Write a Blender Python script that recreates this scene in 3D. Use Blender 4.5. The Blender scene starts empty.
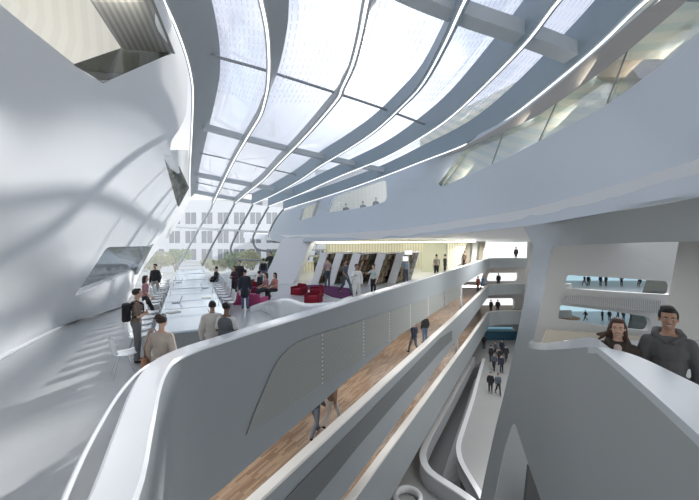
import bpy, bmesh, math, random
import numpy as np
from mathutils import Vector, Matrix
random.seed(7)
C = bpy.context.scene.collection
F, CX, HZ, EYE = 350.0, 349.5, 238.0, 2.9
def P(u, v, d):                      # bearing and distance -> point (x right, y ahead, z up, hall floor at 0)
    return Vector(((u-CX)/F*d, d, EYE-(v-HZ)/F*d))
def PZ(u, v, z):                     # bearing -> point on the level z
    return P(u, v, (EYE-z)*F/(v-HZ))
LS, LX = .53, -5.46                  # the balcony line in plan: x = LX + LS*y
def PL(u, v):
    k = (u-CX)/F
    return P(u, v, LX/(k-LS))
# ------------------------------------------------------------------ materials
MATS = {}
def mat(name, col, rough=.5, metal=0, emit=0, coat=0, spec=.5):
    if name in MATS: return MATS[name]
    m = bpy.data.materials.new(name); m.use_nodes = True
    b = m.node_tree.nodes['Principled BSDF']
    b.inputs['Base Color'].default_value = (*col, 1); b.inputs['Roughness'].default_value = rough
    b.inputs['Metallic'].default_value = metal; b.inputs['Specular IOR Level'].default_value = spec
    if coat: b.inputs['Coat Weight'].default_value = coat; b.inputs['Coat Roughness'].default_value = .08
    if emit:
        b.inputs['Emission Color'].default_value = (*col, 1); b.inputs['Emission Strength'].default_value = emit
    MATS[name] = m
    return m
def noisy(name, col, amt=.06, scale=1.5, rough=.5, coat=0, spec=.5, bump=0):
    if name in MATS: return MATS[name]
    m = mat(name, col, rough, coat=coat, spec=spec); nt = m.node_tree; N = nt.nodes; L = nt.links
    b = N['Principled BSDF']; tc = N.new('ShaderNodeTexCoord'); nz = N.new('ShaderNodeTexNoise')
    nz.inputs['Scale'].default_value = scale; nz.inputs['Detail'].default_value = 5
    mx = N.new('ShaderNodeMix'); mx.data_type = 'RGBA'
    mx.inputs[6].default_value = (*[max(0, c*(1-amt)) for c in col], 1); mx.inputs[7].default_value = (*[min(1, c*(1+amt)) for c in col], 1)
    L.new(tc.outputs['Object'], nz.inputs['Vector']); L.new(nz.outputs['Fac'], mx.inputs[0]); L.new(mx.outputs[2], b.inputs['Base Color'])
    if bump:
        bp = N.new('ShaderNodeBump'); bp.inputs['Strength'].default_value = bump
        L.new(nz.outputs['Fac'], bp.inputs['Height']); L.new(bp.outputs['Normal'], b.inputs['Normal'])
    return m
def lines(name, c1, c2, vec, scale, duty=.5, rough=.5, second=None, warp=0.):
    """stripes across the object-space direction vec (and a second direction for a perforated look)"""
    m = mat(name, c1, rough); nt = m.node_tree; N = nt.nodes; L = nt.links; b = N['Principled BSDF']
    tc = N.new('ShaderNodeTexCoord')
    def band(v, s, dty):
        dp = N.new('ShaderNodeVectorMath'); dp.operation = 'DOT_PRODUCT'; dp.inputs[1].default_value = v
        L.new(tc.outputs['Object'], dp.inputs[0])
        mu = N.new('ShaderNodeMath'); mu.operation = 'MULTIPLY'; mu.inputs[1].default_value = s; L.new(dp.outputs['Value'], mu.inputs[0])
        fr = N.new('ShaderNodeMath'); fr.operation = 'FRACT'; L.new(mu.outputs[0], fr.inputs[0])
        lt = N.new('ShaderNodeMath'); lt.operation = 'LESS_THAN'; lt.inputs[1].default_value = dty; L.new(fr.outputs[0], lt.inputs[0])
        return lt.outputs[0]
    o = band(vec, scale, duty)
    if second:
        o2 = band(second[0], second[1], second[2]); mm = N.new('ShaderNodeMath'); mm.operation = 'MULTIPLY'
        L.new(o, mm.inputs[0]); L.new(o2, mm.inputs[1]); o = mm.outputs[0]
    mx = N.new('ShaderNodeMix'); mx.data_type = 'RGBA'; mx.inputs[6].default_value = (*c1, 1); mx.inputs[7].default_value = (*c2, 1)
    L.new(o, mx.inputs[0]); L.new(mx.outputs[2], b.inputs['Base Color'])
    return m
def glass(name, tint=(1, 1, 1), trans=.85, gloss=.12, body=(.9, .92, .95), frit=None):
    m = bpy.data.materials.new(name); m.use_nodes = True; nt = m.node_tree; N = nt.nodes; L = nt.links
    N.clear(); out = N.new('ShaderNodeOutputMaterial'); tr = N.new('ShaderNodeBsdfTransparent'); tr.inputs[0].default_value = (*tint, 1)
    df = N.new('ShaderNodeBsdfTranslucent'); df.inputs[0].default_value = (*body, 1)
    gl = N.new('ShaderNodeBsdfGlossy'); gl.inputs['Roughness'].default_value = .03; gl.inputs[0].default_value = (.9, .95, 1, 1)
    a = N.new('ShaderNodeMixShader'); a.inputs[0].default_value = 1-trans
    L.new(tr.outputs[0], a.inputs[1]); L.new(df.outputs[0], a.inputs[2])
    if frit:
        uv = N.new('ShaderNodeUVMap'); sp = N.new('ShaderNodeSeparateXYZ'); L.new(uv.outputs[0], sp.inputs[0])
        def mth(op, x, y=None):
            n = N.new('ShaderNodeMath'); n.operation = op
            for i, q in enumerate((x, y)):
                if q is None: continue
                if isinstance(q, (int, float)): n.inputs[i].default_value = q
                else: L.new(q, n.inputs[i])
            return n.outputs[0]
        s = mth('LESS_THAN', mth('FRACT', mth('MULTIPLY', sp.outputs[0], frit[0])), .16)
        t = mth('LESS_THAN', mth('FRACT', mth('MULTIPLY', sp.outputs[1], frit[1])), .66)
        t = mth('MULTIPLY', t, mth('LESS_THAN', sp.outputs[1], .34))
        k = mth('MULTIPLY', mth('MULTIPLY', s, t), .35)
        k2 = mth('ADD', k, 1-trans)
        L.new(k2, a.inputs[0])
        df.inputs[0].default_value = (.40, .42, .55, 1)
    b = N.new('ShaderNodeMixShader')
    fr = N.new('ShaderNodeFresnel'); fr.inputs[0].default_value = 1.35
    mu = N.new('ShaderNodeMath'); mu.operation = 'MULTIPLY'; mu.inputs[1].default_value = gloss*6; mu.use_clamp = True
    L.new(fr.outputs[0], mu.inputs[0]); L.new(mu.outputs[0], b.inputs[0])
    L.new(a.outputs[0], b.inputs[1]); L.new(gl.outputs[0], b.inputs[2]); L.new(b.outputs[0], out.inputs[0])
    MATS[name] = m
    return m
WHITE = noisy('white_plaster', (.80, .815, .83), .02, .5, .38)
SHADEW = noisy('shaded_plaster', (.52, .57, .615), .02, .4, .42)  # unlit blue-grey look of the library volume put into the base colour
GREYW = noisy('grey_plaster', (.50, .52, .535), .03, .4, .45)
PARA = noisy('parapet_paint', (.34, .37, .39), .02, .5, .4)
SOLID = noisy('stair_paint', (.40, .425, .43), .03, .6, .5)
COPE = noisy('coping_lacquer', (.86, .88, .90), .01, 1, .16, coat=.4)
CREAM = noisy('cream_coping', (.72, .70, .66), .02, 1, .35)
FLOORM = noisy('hall_terrazzo', (.54, .555, .56), .04, 3, .22)
GROUND = noisy('ground_resin', (.42, .43, .43), .04, .5, .25)
FIN = noisy('rib_metal', (.40, .43, .45), .04, 2, .42)
FINB = noisy('rib_metal_blue', (.29, .355, .405), .04, 2, .42)
BEAM = noisy('beam_paint', (.55, .59, .61), .03, 2, .45)
FRAME = mat('frame_metal', (.30, .32, .33), .4)
TAUPE_SHADE = noisy('soffit_shade_taupe', (.34, .32, .295), .04, 1, .5)
LED = mat('led_diffuser', (1, .99, .97), .4, emit=1.6)
LEDW = mat('cove_light', (1, .97, .9), .4, emit=2.5)
TABLE = noisy('table_laminate', (.70, .83, .91), .02, 1, .12, coat=.3)
TBASE = mat('table_base_grey', (.36, .38, .39), .5)
SHELL = mat('chair_shell_white', (.82, .84, .86), .25)
CHROME = mat('chrome', (.75, .76, .78), .18, 1)
GL_ROOF = glass('roof_glass', (.97, .98, 1), .93, .05, (.8, .82, .9), frit=(14, 55))
GL_CLEAR = glass('clear_glass', (.96, .98, 1), .90, .05)
GL_DARK = glass('dark_glass', (.45, .45, .43), .85, .1, (.3, .3, .28))
GL_TEAL = glass('teal_glass', (.45, .62, .70), .8, .1, (.3, .5, .6))
GL_FAC = glass('facade_glass', (.97, .98, 1), .93, .03, (.95, .97, 1))
GL_PALE = glass('pale_blue_glass', (.72, .86, .92), .75, .1, (.7, .85, .92))
GL_SMOKE = glass('smoked_glass', (.72, .73, .73), .85, .12, (.5, .5, .5))
def wood():
    m = mat('parquet_wood', (.4, .25, .15), .35); nt = m.node_tree; N = nt.nodes; L = nt.links; b = N['Principled BSDF']
    tc = N.new('ShaderNodeTexCoord'); mp = N.new('ShaderNodeMapping')
    mp.inputs['Rotation'].default_value = (0, 0, -math.atan2(1, LS)); mp.inputs['Scale'].default_value = (1, 1, 1)
    L.new(tc.outputs['Object'], mp.inputs[0])
    br = N.new('ShaderNodeTexBrick'); br.inputs['Scale'].default_value = 1
    br.inputs['Brick Width'].default_value = .55; br.inputs['Row Height'].default_value = .07; br.inputs['Mortar Size'].default_value = .002
    br.inputs['Color1'].default_value = (.20, .125, .08, 1); br.inputs['Color2'].default_value = (.40, .29, .20, 1); br.inputs['Mortar'].default_value = (.16, .09, .05, 1)
    br.offset = .37
    L.new(mp.outputs[0], br.inputs[0]); L.new(br.outputs[0], b.inputs['Base Color'])
    return m
WOOD = wood()
PERF = lines('perforated_panel_paint', (.44, .455, .43), (.22, .23, .22), (0, 0, 1), 30, .45, .5, )
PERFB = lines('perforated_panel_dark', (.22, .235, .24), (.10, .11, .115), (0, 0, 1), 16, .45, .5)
# ------------------------------------------------------------------ mesh helpers
def link(name, me, m=None, parent=None):
    o = bpy.data.objects.new(name, me); C.objects.link(o)
    if m is not None:
        if len(me.materials) == 0: me.materials.append(m)
        else:
            me.materials[0] = m
    if parent is not None: o.parent = parent
    return o
def meshdata(name, vs, fs, smooth=False):
    me = bpy.data.meshes.new(name); me.from_pydata([tuple(v) for v in vs], [], fs); me.update()
    if smooth: me.polygons.foreach_set('use_smooth', [True]*len(me.polygons))
    return me
def fromraw(name, vs, fs, m, parent=None, smooth=False, flip=True):
    me = meshdata(name, vs, fs, smooth)
    bm = bmesh.new(); bm.from_mesh(me); bmesh.ops.recalc_face_normals(bm, faces=bm.faces); bm.to_mesh(me); bm.free()
    return link(name, me, m, parent)
def tag(o, label=None, cat=None, group=None, kind=None):
    if label: o['label'] = label
    if cat: o['category'] = cat
    if group: o['group'] = group
    if kind: o['kind'] = kind
    return o
def struct(o, label=None):
    o['kind'] = 'structure'
    if label: o['label'] = label
    return o
def empty(name, loc, rz=0, label=None, cat=None, group=None, scale=1):
    o = bpy.data.objects.new(name, None); C.objects.link(o); o.location = loc; o.rotation_euler = (0, 0, rz)
    o.scale = (scale,)*3; o.empty_display_size = .1
    return tag(o, label, cat, group)
def dup(root, loc, rz, label=None, group=None, sc=None):
    r = root.copy(); C.objects.link(r); r.location = loc; r.rotation_euler = (0, 0, rz)
    if label: r['label'] = label
    if group: r['group'] = group
    if sc: r.scale = (sc,)*3
    for ch in list(root.children):
        c = ch.copy(); C.objects.link(c); c.parent = r
        for g in list(ch.children):
            d = g.copy(); C.objects.link(d); d.parent = c
    return r
class MB:
    def __init__(s): s.v = []; s.f = []
    def add(s, vs, fs):
        n = len(s.v); s.v += [Vector(x) for x in vs]; s.f += [tuple(i+n for i in f) for f in fs]; return s
    def box(s, x0, x1, y0, y1, z0, z1, b=0.0):
        if b <= 0:
            vs = [(x, y, z) for x in (x0, x1) for y in (y0, y1) for z in (z0, z1)]
            return s.add(vs, [(0, 1, 3, 2), (4, 6, 7, 5), (0, 4, 5, 1), (2, 3, 7, 6), (0, 2, 6, 4), (1, 5, 7, 3)])
        bm = bmesh.new(); bmesh.ops.create_cube(bm, size=1)
        for v in bm.verts: v.co = Vector(((x0+x1)/2+v.co.x*(x1-x0), (y0+y1)/2+v.co.y*(y1-y0), (z0+z1)/2+v.co.z*(z1-z0)))
        bmesh.ops.bevel(bm, geom=bm.edges[:], offset=b, segments=2, affect='EDGES', profile=.5)
        bm.verts.ensure_lookup_table(); s.add([v.co.copy() for v in bm.verts], [[v.index for v in f.verts] for f in bm.faces]); bm.free()
        return s
    def tube(s, pts, rad, n=8, cap=True):
        pts = [Vector(p) for p in pts]; R = rad if isinstance(rad, (list, tuple)) else [rad]*len(pts); vs = []; up = None
        for i, p in enumerate(pts):
            t = (pts[min(i+1, len(pts)-1)]-pts[max(i-1, 0)]).normalized()
            if up is None: up = t.orthogonal().normalized()
            up = (up-t*up.dot(t)).normalized(); w = t.cross(up)
            for k in range(n):
                a = 2*math.pi*k/n; vs.append(p+(up*math.cos(a)+w*math.sin(a))*R[i])
        fs = [(i*n+k, i*n+(k+1) % n, (i+1)*n+(k+1) % n, (i+1)*n+k) for i in range(len(pts)-1) for k in range(n)]
        if cap: fs += [tuple(range(n))[::-1], tuple((len(pts)-1)*n+k for k in range(n))]
        return s.add(vs, fs)
    def sweep(s, secs, closed=False):
        """secs: equal-length rings of points"""
        m = len(secs[0]); vs = [p for r in secs for p in r]
        fs = [(i*m+k, i*m+(k+1) % m, (i+1)*m+(k+1) % m, (i+1)*m+k) for i in range(len(secs)-1) for k in range(m)]
        fs += [tuple(range(m))[::-1], tuple((len(secs)-1)*m+k for k in range(m))]
        return s.add(vs, fs)
    def ball(s, c, r, rot=None, seg=12, rings=8):
        r = Vector(r) if not isinstance(r, (int, float)) else Vector((r, r, r)); vs = [Vector((0, 0, 1))]
        for i in range(1, rings):
            th = math.pi*i/rings
            for k in range(seg):
                a = 2*math.pi*k/seg; vs.append(Vector((math.sin(th)*math.cos(a), math.sin(th)*math.sin(a), math.cos(th))))
        vs.append(Vector((0, 0, -1))); fs = [(0, 1+k, 1+(k+1) % seg) for k in range(seg)]
        for i in range(rings-2):
            for k in range(seg): fs.append((1+i*seg+k, 1+(i+1)*seg+k, 1+(i+1)*seg+(k+1) % seg, 1+i*seg+(k+1) % seg))
        l = len(vs)-1; fs += [(l, l-seg+(k+1) % seg, l-seg+k) for k in range(seg)]
        out = []
        for v in vs:
            q = Vector((v.x*r.x, v.y*r.y, v.z*r.z))
            if rot: q = rot @ q
            out.append(q+Vector(c))
        return s.add(out, fs)
    def caps(s, a, b, ra, rb):
        a, b = Vector(a), Vector(b); t = b-a; L = t.length
        if L < 1e-5: return s.ball(a, ra)
        pts, rr = [], []
        for k in range(5):
            th = math.pi/2*(1-k/4); pts.append(a-t/L*ra*math.sin(th)*.999); rr.append(max(ra*math.cos(th), ra*.02))
        for k in range(5):
            th = math.pi/2*k/4; pts.append(b+t/L*rb*math.sin(th)*.999); rr.append(max(rb*math.cos(th), rb*.02))
        return s.tube(pts, rr, 10)
    def build(s, name, m, parent=None, smooth=False): return fromraw(name, s.v, s.f, m, parent, smooth)
    def sharp(s, name, m, parent=None, ang=35):
        o = s.build(name, m, parent, True); autosharp(o.data, ang); return o
def autosharp(me, ang):
    bm = bmesh.new(); bm.from_mesh(me)
    for e in bm.edges:
        if len(e.link_faces) != 2 or e.calc_face_angle(0) > math.radians(ang): e.smooth = False
    bm.to_mesh(me); bm.free()
def spl(pts, n=6):
    """Catmull-Rom through points of any dimension"""
    pts = [np.array(p, float) for p in pts]; out = []
    for i in range(len(pts)-1):
        p0 = pts[i-1] if i > 0 else 2*pts[0]-pts[1]; p1 = pts[i]; p2 = pts[i+1]; p3 = pts[i+2] if i+2 < len(pts) else 2*pts[-1]-pts[-2]
        for k in range(n):
            t = k/n; out.append(.5*((2*p1)+(-p0+p2)*t+(2*p0-5*p1+4*p2-p3)*t*t+(-p0+3*p1-3*p2+p3)*t**3))
    out.append(pts[-1]); return [tuple(float(c) for c in p) for p in out]
def rnd(pts, r, n=5):
    """round the corners of a polygon; r one radius or a list"""
    out = []; L = len(pts)
    for i in range(L):
        p = np.array(pts[i], float); a = np.array(pts[i-1], float); b = np.array(pts[(i+1) % L], float); ri = r[i] if isinstance(r, (list, tuple)) else r
        if ri <= 0: out.append(tuple(p)); continue
        va, vb = a-p, b-p; la, lb = np.linalg.norm(va), np.linalg.norm(vb); q = min(ri, la*.48, lb*.48)
        s, e = p+va/la*q, p+vb/lb*q
        for k in range(n+1):
            t = k/n; out.append(tuple((1-t)**2*s+2*t*(1-t)*p+t*t*e))
    return out
class Depth:
    """smooth surface through surveyed points: thin-plate spline on 1/distance"""
    def __init__(s, ctrl, reg=1e-3):
        c = np.array(ctrl, float); s.x = c[:, :2]/100; n = len(c); K = s.k(s.x, s.x)+np.eye(n)*reg
        Q = np.hstack([np.ones((n, 1)), s.x]); A = np.block([[K, Q], [Q.T, np.zeros((3, 3))]])
        s.w = np.linalg.solve(A, np.concatenate([1/c[:, 2], np.zeros(3)]))
    def k(s, a, b):
        r = np.linalg.norm(a[:, None]-b[None], axis=2); return np.where(r > 1e-9, r*r*np.log(r+1e-12), 0)
    def __call__(s, u, v):
        q = np.array([[u/100, v/100]]); return 1/float((s.k(q, s.x) @ s.w[:-3])[0]+s.w[-3]+q[0] @ s.w[-2:])
def panel(name, outline, holes, D, off, m, parent=None, step=14, smooth=True):
    """a curved wall of real thickness: surveyed outline and openings, front surface D, back at +off"""
    bm = bmesh.new()
    for loop in [outline]+list(holes):
        vs = [bm.verts.new((p[0], p[1], 0)) for p in loop]
        for i in range(len(vs)): bm.edges.new((vs[i], vs[(i+1) % len(vs)]))
    bmesh.ops.triangle_fill(bm, use_beauty=True, use_dissolve=False, edges=bm.edges[:])
    us = [p[0] for p in outline]; vs_ = [p[1] for p in outline]
    for ax, lo, hi in ((0, min(us), max(us)), (1, min(vs_), max(vs_))):
        k = math.ceil(lo/step)*step
        while k < hi:
            co = (k+.013, 0, 0) if ax == 0 else (0, k+.017, 0); no = (1, 0, 0) if ax == 0 else (0, 1, 0)
            bmesh.ops.bisect_plane(bm, geom=bm.verts[:]+bm.edges[:]+bm.faces[:], plane_co=co, plane_no=no); k += step
    bmesh.ops.remove_doubles(bm, verts=bm.verts[:], dist=.02)
    for v in bm.verts:
        u, w = v.co.x, v.co.y; v.co = P(u, w, D(u, w) if callable(D) else D)
    bmesh.ops.recalc_face_normals(bm, faces=bm.faces[:])
    front = bm.faces[:]
    if sum((f.normal.dot(-f.calc_center_median()+Vector((0, 0, EYE))) for f in front)) < 0: bmesh.ops.reverse_faces(bm, faces=front)
    off = Vector(off); bedges = [e for e in bm.edges if len(e.link_faces) == 1]
    mp = {}
    for v in bm.verts[:]: mp[v] = bm.verts.new(v.co+off)
    for f in front: bm.faces.new([mp[v] for v in reversed(f.verts)])
    for e in bedges:
        f = e.link_faces[0]; a, b = e.verts
        for l in f.loops:
            if l.edge == e: a, b = l.vert, l.link_loop_next.vert
        nf = bm.faces.new((b, a, mp[a], mp[b]))
    bm.normal_update()
    for f in bm.faces: f.smooth = smooth
    bs = set(bedges)
    for e in bm.edges:
        if e in bs or (len(e.link_faces) == 2 and e.calc_face_angle(0) > .6): e.smooth = False
    me = bpy.data.meshes.new(name); bm.to_mesh(me); bm.free()
    return link(name, me, m, parent)
def slab(name, poly, z0, z1, m, parent=None, holes=()):
    bm = bmesh.new()
    for loop in [poly]+list(holes):
        vs = [bm.verts.new((p[0], p[1], z1)) for p in loop]
        for i in range(len(vs)): bm.edges.new((vs[i], vs[(i+1) % len(vs)]))
    bmesh.ops.triangle_fill(bm, use_beauty=True, use_dissolve=False, edges=bm.edges[:])
    r = bmesh.ops.extrude_face_region(bm, geom=bm.faces[:])
    for v in r['geom']:
        if isinstance(v, bmesh.types.BMVert): v.co.z = z0
    bmesh.ops.recalc_face_normals(bm, faces=bm.faces[:])
    me = bpy.data.meshes.new(name); bm.to_mesh(me); bm.free()
    return link(name, me, m, parent)
def quad(name, pts, t, m, parent=None):
    """a flat plate of thickness t"""
    p = [Vector(q) for q in pts]; n = (p[1]-p[0]).cross(p[2]-p[0]).normalized()*t; k = len(p)
    return fromraw(name, p+[q+n for q in p], [tuple(range(k)), tuple(range(k, 2*k))]+[(i, (i+1) % k, k+(i+1) % k, k+i) for i in range(k)], m, parent)
# ------------------------------------------------------------------ roof ribs
def droof(u, v): return 1/(.1-.00031*v+.00006*max(0, u-400))
def facd(v): return 28.5
def ribline(pts):
    out = []
    for (u, v) in spl(pts, 4):
        d = droof(u, v)
        if v > 200 or d > 28.3: d = min(d, 28.3)
        out.append(P(u, v, d))
    return out
RIBS = [  # light-strip line, fin height near/far, lean at the near end, lean length, downstand mullion
 dict(l=[(148, -50), (156, -22), (164, 0), (175, 24), (186, 54), (192, 80), (193, 100), (192, 130), (190, 170), (190, 197)], h=(.6, .5), lean=(1.15, .45), hw=.07,
      mul=None, label='westernmost roof rib, folded wide along the top of the curved white wall'),
 dict(l=[(250, -50), (256, -22), (261, 0), (267, 30), (269, 60), (268, 84), (265, 100), (260, 116), (248, 136), (234, 160), (224, 180), (213, 203)], h=(.35, .3), lean=(.85, 0), hw=.10,
      mul=[(213, 203), (210, 210), (200, 227), (184, 256), (178, 267)], label='second roof rib from the white wall, curving over the long row of tables'),
 dict(l=[(375, -50), (372, -22), (367, 0), (360, 36), (352, 66), (342, 88), (338, 98), (320, 120), (300, 142), (280, 162), (263, 180), (248, 192), (235, 203)], h=(.45, .4), lean=(.42, 0), hw=.14,
      mul=[(235, 203), (233, 207), (222, 228), (212, 246), (202, 266)], label='third roof rib from the white wall, ending in a straight slanted mullion'),
 dict(l=[(494, -50), (480, -22), (465, 0), (446, 41), (423, 83), (400, 108), (376, 130), (350, 148), (320, 166), (300, 180), (275, 194), (253, 204)], h=(.7, .8), lean=(.1, 0), hw=.15,
      mul=[(253, 204), (250, 210), (240, 228), (232, 244), (231, 252), (237, 259), (250, 260), (266, 260)], label='deep roof rib beside the bright sun patch, bent along the lowest sill'),
 dict(l=[(612, -50), (585, -22), (559, 0), (529, 39), (492, 78), (453, 115), (420, 138), (384, 158), (340, 176), (300, 194), (269, 206)], h=(1.35, .7), lean=(0, 0), hw=.12,
      mul=[(269, 206), (265, 213), (258, 226), (253, 238), (255, 247), (260, 250), (270, 251), (283, 251)], label='deep blue-grey roof rib, second from the library volume'),
 dict(l=[(712, -50), (679, -22), (646, 0), (600, 44), (560, 78), (513, 115), (470, 142), (420, 162), (376, 179), (330, 195), (284, 209)], h=(1.3, .7), lean=(-.1, 0), hw=.12,
      mul=[(284, 209), (278, 216), (272, 226), (269, 236), (272, 241), (278, 242), (287, 242)], label='deepest roof rib, running along the top of the library volume'),
]
TOPS = []; MID = []
for i, R in enumerate(RIBS):
    low = ribline(R['l']); n = len(low); m = MB(); secs = []; tops = []
    for k, p in enumerate(low):
        q = low[min(k+1, n-1)]-low[max(k-1, 0)]; q.z = 0; q.normalize(); side = Vector((q.y, -q.x, 0))
        f = min(1, max(0, (p.y-9)/13)); h = R['h'][0]*(1-f)+R['h'][1]*f
        w = R['lean'][0]*(1-f)**1.6+R['lean'][1]*(1-(1-f)**1.6) if i else R['lean'][0]*(1-f)+R['lean'][1]*f
        if i in (1, 2): w = R['lean'][0]*max(0, 1-((p.y-9)/6.0 if p.y > 9 else 0))
        hw = R['hw']; dn = Vector((0, 0, .0))
        t = p+Vector((0, 0, h))+side*w; tops.append(t)
        secs.append([p-side*hw, p+side*hw, t+side*.09, t-side*.09])
    m.sweep(secs); TOPS.append(tops); MID.append((low, tops))
    root = empty('roof_rib', low[n//2], 0, R['label'], 'roof rib', 'ribs of the glass roof')
    fin = m.build('fin', FIN if i < 3 else FINB, None); fin.data.polygons.foreach_set('use_smooth', [True]*len(fin.data.polygons)); autosharp(fin.data, 40)
    st = MB(); st.tube([p-Vector((0, 0, .02)) for p in low], [float(np.interp(p.y, [9, 14, 28], [(.05 if i < 3 else .036) if i else .03, (.032 if i < 3 else .024) if i else .02, .012])) for p in low], 6); st = st.build('light_strip', LED)
    parts = [fin, st]
    if R['mul']:
        mm = MB(); mm.tube([P(u, v, facd(v)) for u, v in spl(R['mul'], 5)], .085, 8); parts.append(mm.build('mullion', FRAME if i not in (1,) else BEAM, None, True))
    for o in parts: o.parent = root; o.matrix_parent_inverse = Matrix.Translation(-Vector(root.location))
# roof glass between neighbouring ribs
def resamp(pts, n):
    L = [0]
    for a, b in zip(pts, pts[1:]): L.append(L[-1]+(b-a).length)
    out = []
    for k in range(n):
        s = L[-1]*k/(n-1); j = max(i for i in range(len(L)) if L[i] <= s+1e-6); j = min(j, len(pts)-2)
        t = (s-L[j])/max(1e-6, L[j+1]-L[j]); out.append(pts[j].lerp(pts[j+1], min(1, t)))
    return out
NW = [0]
def window(o, label=None):
    NW[0] += 1; o.name = 'window_%d' % NW[0]; return struct(o, label)
extra_r = [t+Vector((2.6, .9, .4)) for t in TOPS[5]]
for i in range(6):
    A = resamp(TOPS[i], 26); B = resamp(TOPS[i+1] if i < 5 else extra_r, 26); vs = []; fs = []; M = 4
    for k in range(26):
        for j in range(M+1): vs.append(A[k].lerp(B[k], j/M)+Vector((0, 0, .03)))
    for k in range(25):
        for j in range(M): a = k*(M+1)+j; fs.append((a, a+1, a+M+2, a+M+1))
    me = meshdata('window', vs, fs, True); uvl = me.uv_layers.new(name='UVMap')
    for lo in me.loops: k, j = divmod(lo.vertex_index, M+1); uvl.data[lo.index].uv = (j/M, k/25)
    o = link('window', me, GL_ROOF); sm = o.modifiers.new('Solidify', 'SOLIDIFY'); sm.thickness = .03
    window(o)
# cross beams: lines on the roof surface
def onroof(u, v, dz): return P(u, v, min(droof(u, v), 28.2))+Vector((0, 0, dz))
def beam(pts, hh, hw, label, m=BEAM, dz=.35):
    mb = MB(); pp = [onroof(u, v, dz) for u, v in spl(pts, 3)]; secs = []
    for k, p in enumerate(pp):
        q = (pp[min(k+1, len(pp)-1)]-pp[max(k-1, 0)]).normalized(); s = Vector((q.y, -q.x, 0)).normalized()
        secs.append([p-s*hw-Vector((0, 0, hh)), p+s*hw-Vector((0, 0, hh)), p+s*hw+Vector((0, 0, hh)), p-s*hw+Vector((0, 0, hh))])
    mb.sweep(secs); o = mb.build('roof_beam', m); tag(o, label, 'roof beam', 'cross beams under the glass roof'); return o
beam([(204, 134), (250, 146), (300, 158), (360, 171), (392, 178)], .14, .16, 'broad pale cross beam spanning from the white wall past three ribs')
beam([(197, 180), (236, 187), (276, 194), (300, 198)], .14, .15, 'middle pale cross beam beyond the broad one, above the far tables')
beam([(193, 196), (232, 203), (262, 208)], .14, .13, 'pale cross beam at the head of the end window')
beam([(380, -10), (415, 8), (470, 29), (518, 45), (561, 61), (600, 78)], .22, .28, 'thick grey cross beam by the top edge between the deepest ribs', dz=.4)
beam([(211, 67), (238, 74), (264, 81), (320, 98), (380, 117), (424, 133)], .035, .05, 'thin dark glazing bar nearest overhead', FRAME, .42)
beam([(198, 160), (232, 167), (262, 174), (300, 182)], .03, .04, 'thin glazing bar between the two broad pale beams', FRAME, .42)
beam([(194, 188), (224, 194), (254, 200)], .03, .04, 'thin glazing bar last before the end window', FRAME, .42)
# end window
cells = [(128, 262), (190, 198), (225, 201), (286, 208), (300, 240), (300, 272), (150, 272)]
o = quad('window', [P(u, v, 28.75) for u, v in cells], .03, GL_FAC); window(o)
m = MB(); m.tube([P(172, 227, 28.5), P(225, 230, 28.5), P(284, 233, 28.5)], .10, 6)
tag(m.build('window_transom', COPE), 'pale horizontal transom across the tall end window', 'transom')
# ------------------------------------------------------------------ left wall
DW = Depth([(0, 357, 8.6), (60, 326, 11.3), (125, 305, 15.0), (137, 278, 19), (178, 222, 26), (192, 190, 27), (190, 150, 19.5), (185, 113, 15.2), (185, 70, 13), (165, 0, 10),
            (0, 100, 7.6), (0, 0, 6.6), (0, 200, 7.4), (90, 100, 9.6), (90, 180, 10.2), (60, 250, 9.4), (100, 270, 12.2), (-150, 460, 4.8), (-150, 200, 5.1), (-150, -60, 4.9), (80, -60, 7.6)], 1e-2)
out = spl([(178, -60), (160, -20), (168, 5), (178, 33), (185, 60), (187.5, 90), (186, 113), (180, 128), (172, 140), (170, 150)], 3)+[(181, 150), (188, 150), (190, 170), (192, 192)]+spl([(192, 194), (180, 220), (165, 241), (150, 259), (138, 278), (133, 292), (124, 306)], 3)+[(60, 325.5), (0, 357), (-70, 396), (-150, 446), (-150, -60)]
H1 = rnd([(-60, -45), (128, -45), (150, 0), (172, 53), (103, 83), (84, 72), (30, 29)], [10, 6, 0, 4, 14, 8, 0])
H2 = rnd([(163, 154), (172, 156), (187.5, 188), (178, 208)], [2, 2, 2, 3])
H3 = rnd([(107, 247), (152, 246), (134, 271), (75, 296)], [4, 5, 5, 2])
wl = panel('wall_left', out, [H1, H2, H3], DW, (-.55, .25, 0), WHITE, step=10); struct(wl)
# upper window: room behind, louvred reveal, dark glass
backm = lines('cream_ceiling', (.80, .77, .68), (.76, .73, .64), (1, .2, 0), 3, .5)
o = quad('wall_alcove', [P(-90, -60, 9.3), P(170, -60, 13), P(135, 75, 13), P(-30, 60, 9.5)], .1, backm); o.name = 'wall_alcove'; struct(o)
a = [P(130, -45, DW(130, -45)-.04), P(149, 0, DW(150, 0)-.04), P(171, 52.5, DW(172, 53)-.04)]
b = [P(66, -45, DW(132, -45)-.05), P(90, 0, DW(150, 0)-.05), P(121, 48, DW(165, 50)+.05)]
lou = lines('louvre_metal', (.36, .36, .34), (.25, .25, .24), (.9, .3, .5), 6, .5)
m = MB(); n = Vector((.12, .05, -.02)); m.add([*a, *b, *[x+n for x in a], *[x+n for x in b]], [(0, 1, 4, 3), (1, 2, 5, 4), (6, 7, 10, 9), (7, 8, 11, 10), (0, 3, 9, 6), (2, 5, 11, 8), (3, 4, 10, 9), (4, 5, 11, 10), (0, 1, 7, 6), (1, 2, 8, 7)])
o = m.build('window_reveal', lou); tag(o, 'grey ribbed shutter lining beside the large window high in the curved white wall', 'shutter')
o = quad('window', [P(74, 64, DW(74, 64)), P(121, 48, DW(165, 50)+.1), P(171, 53, DW(171, 53)), P(103, 82, DW(103, 82))], .03, GL_DARK); window(o)
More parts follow.
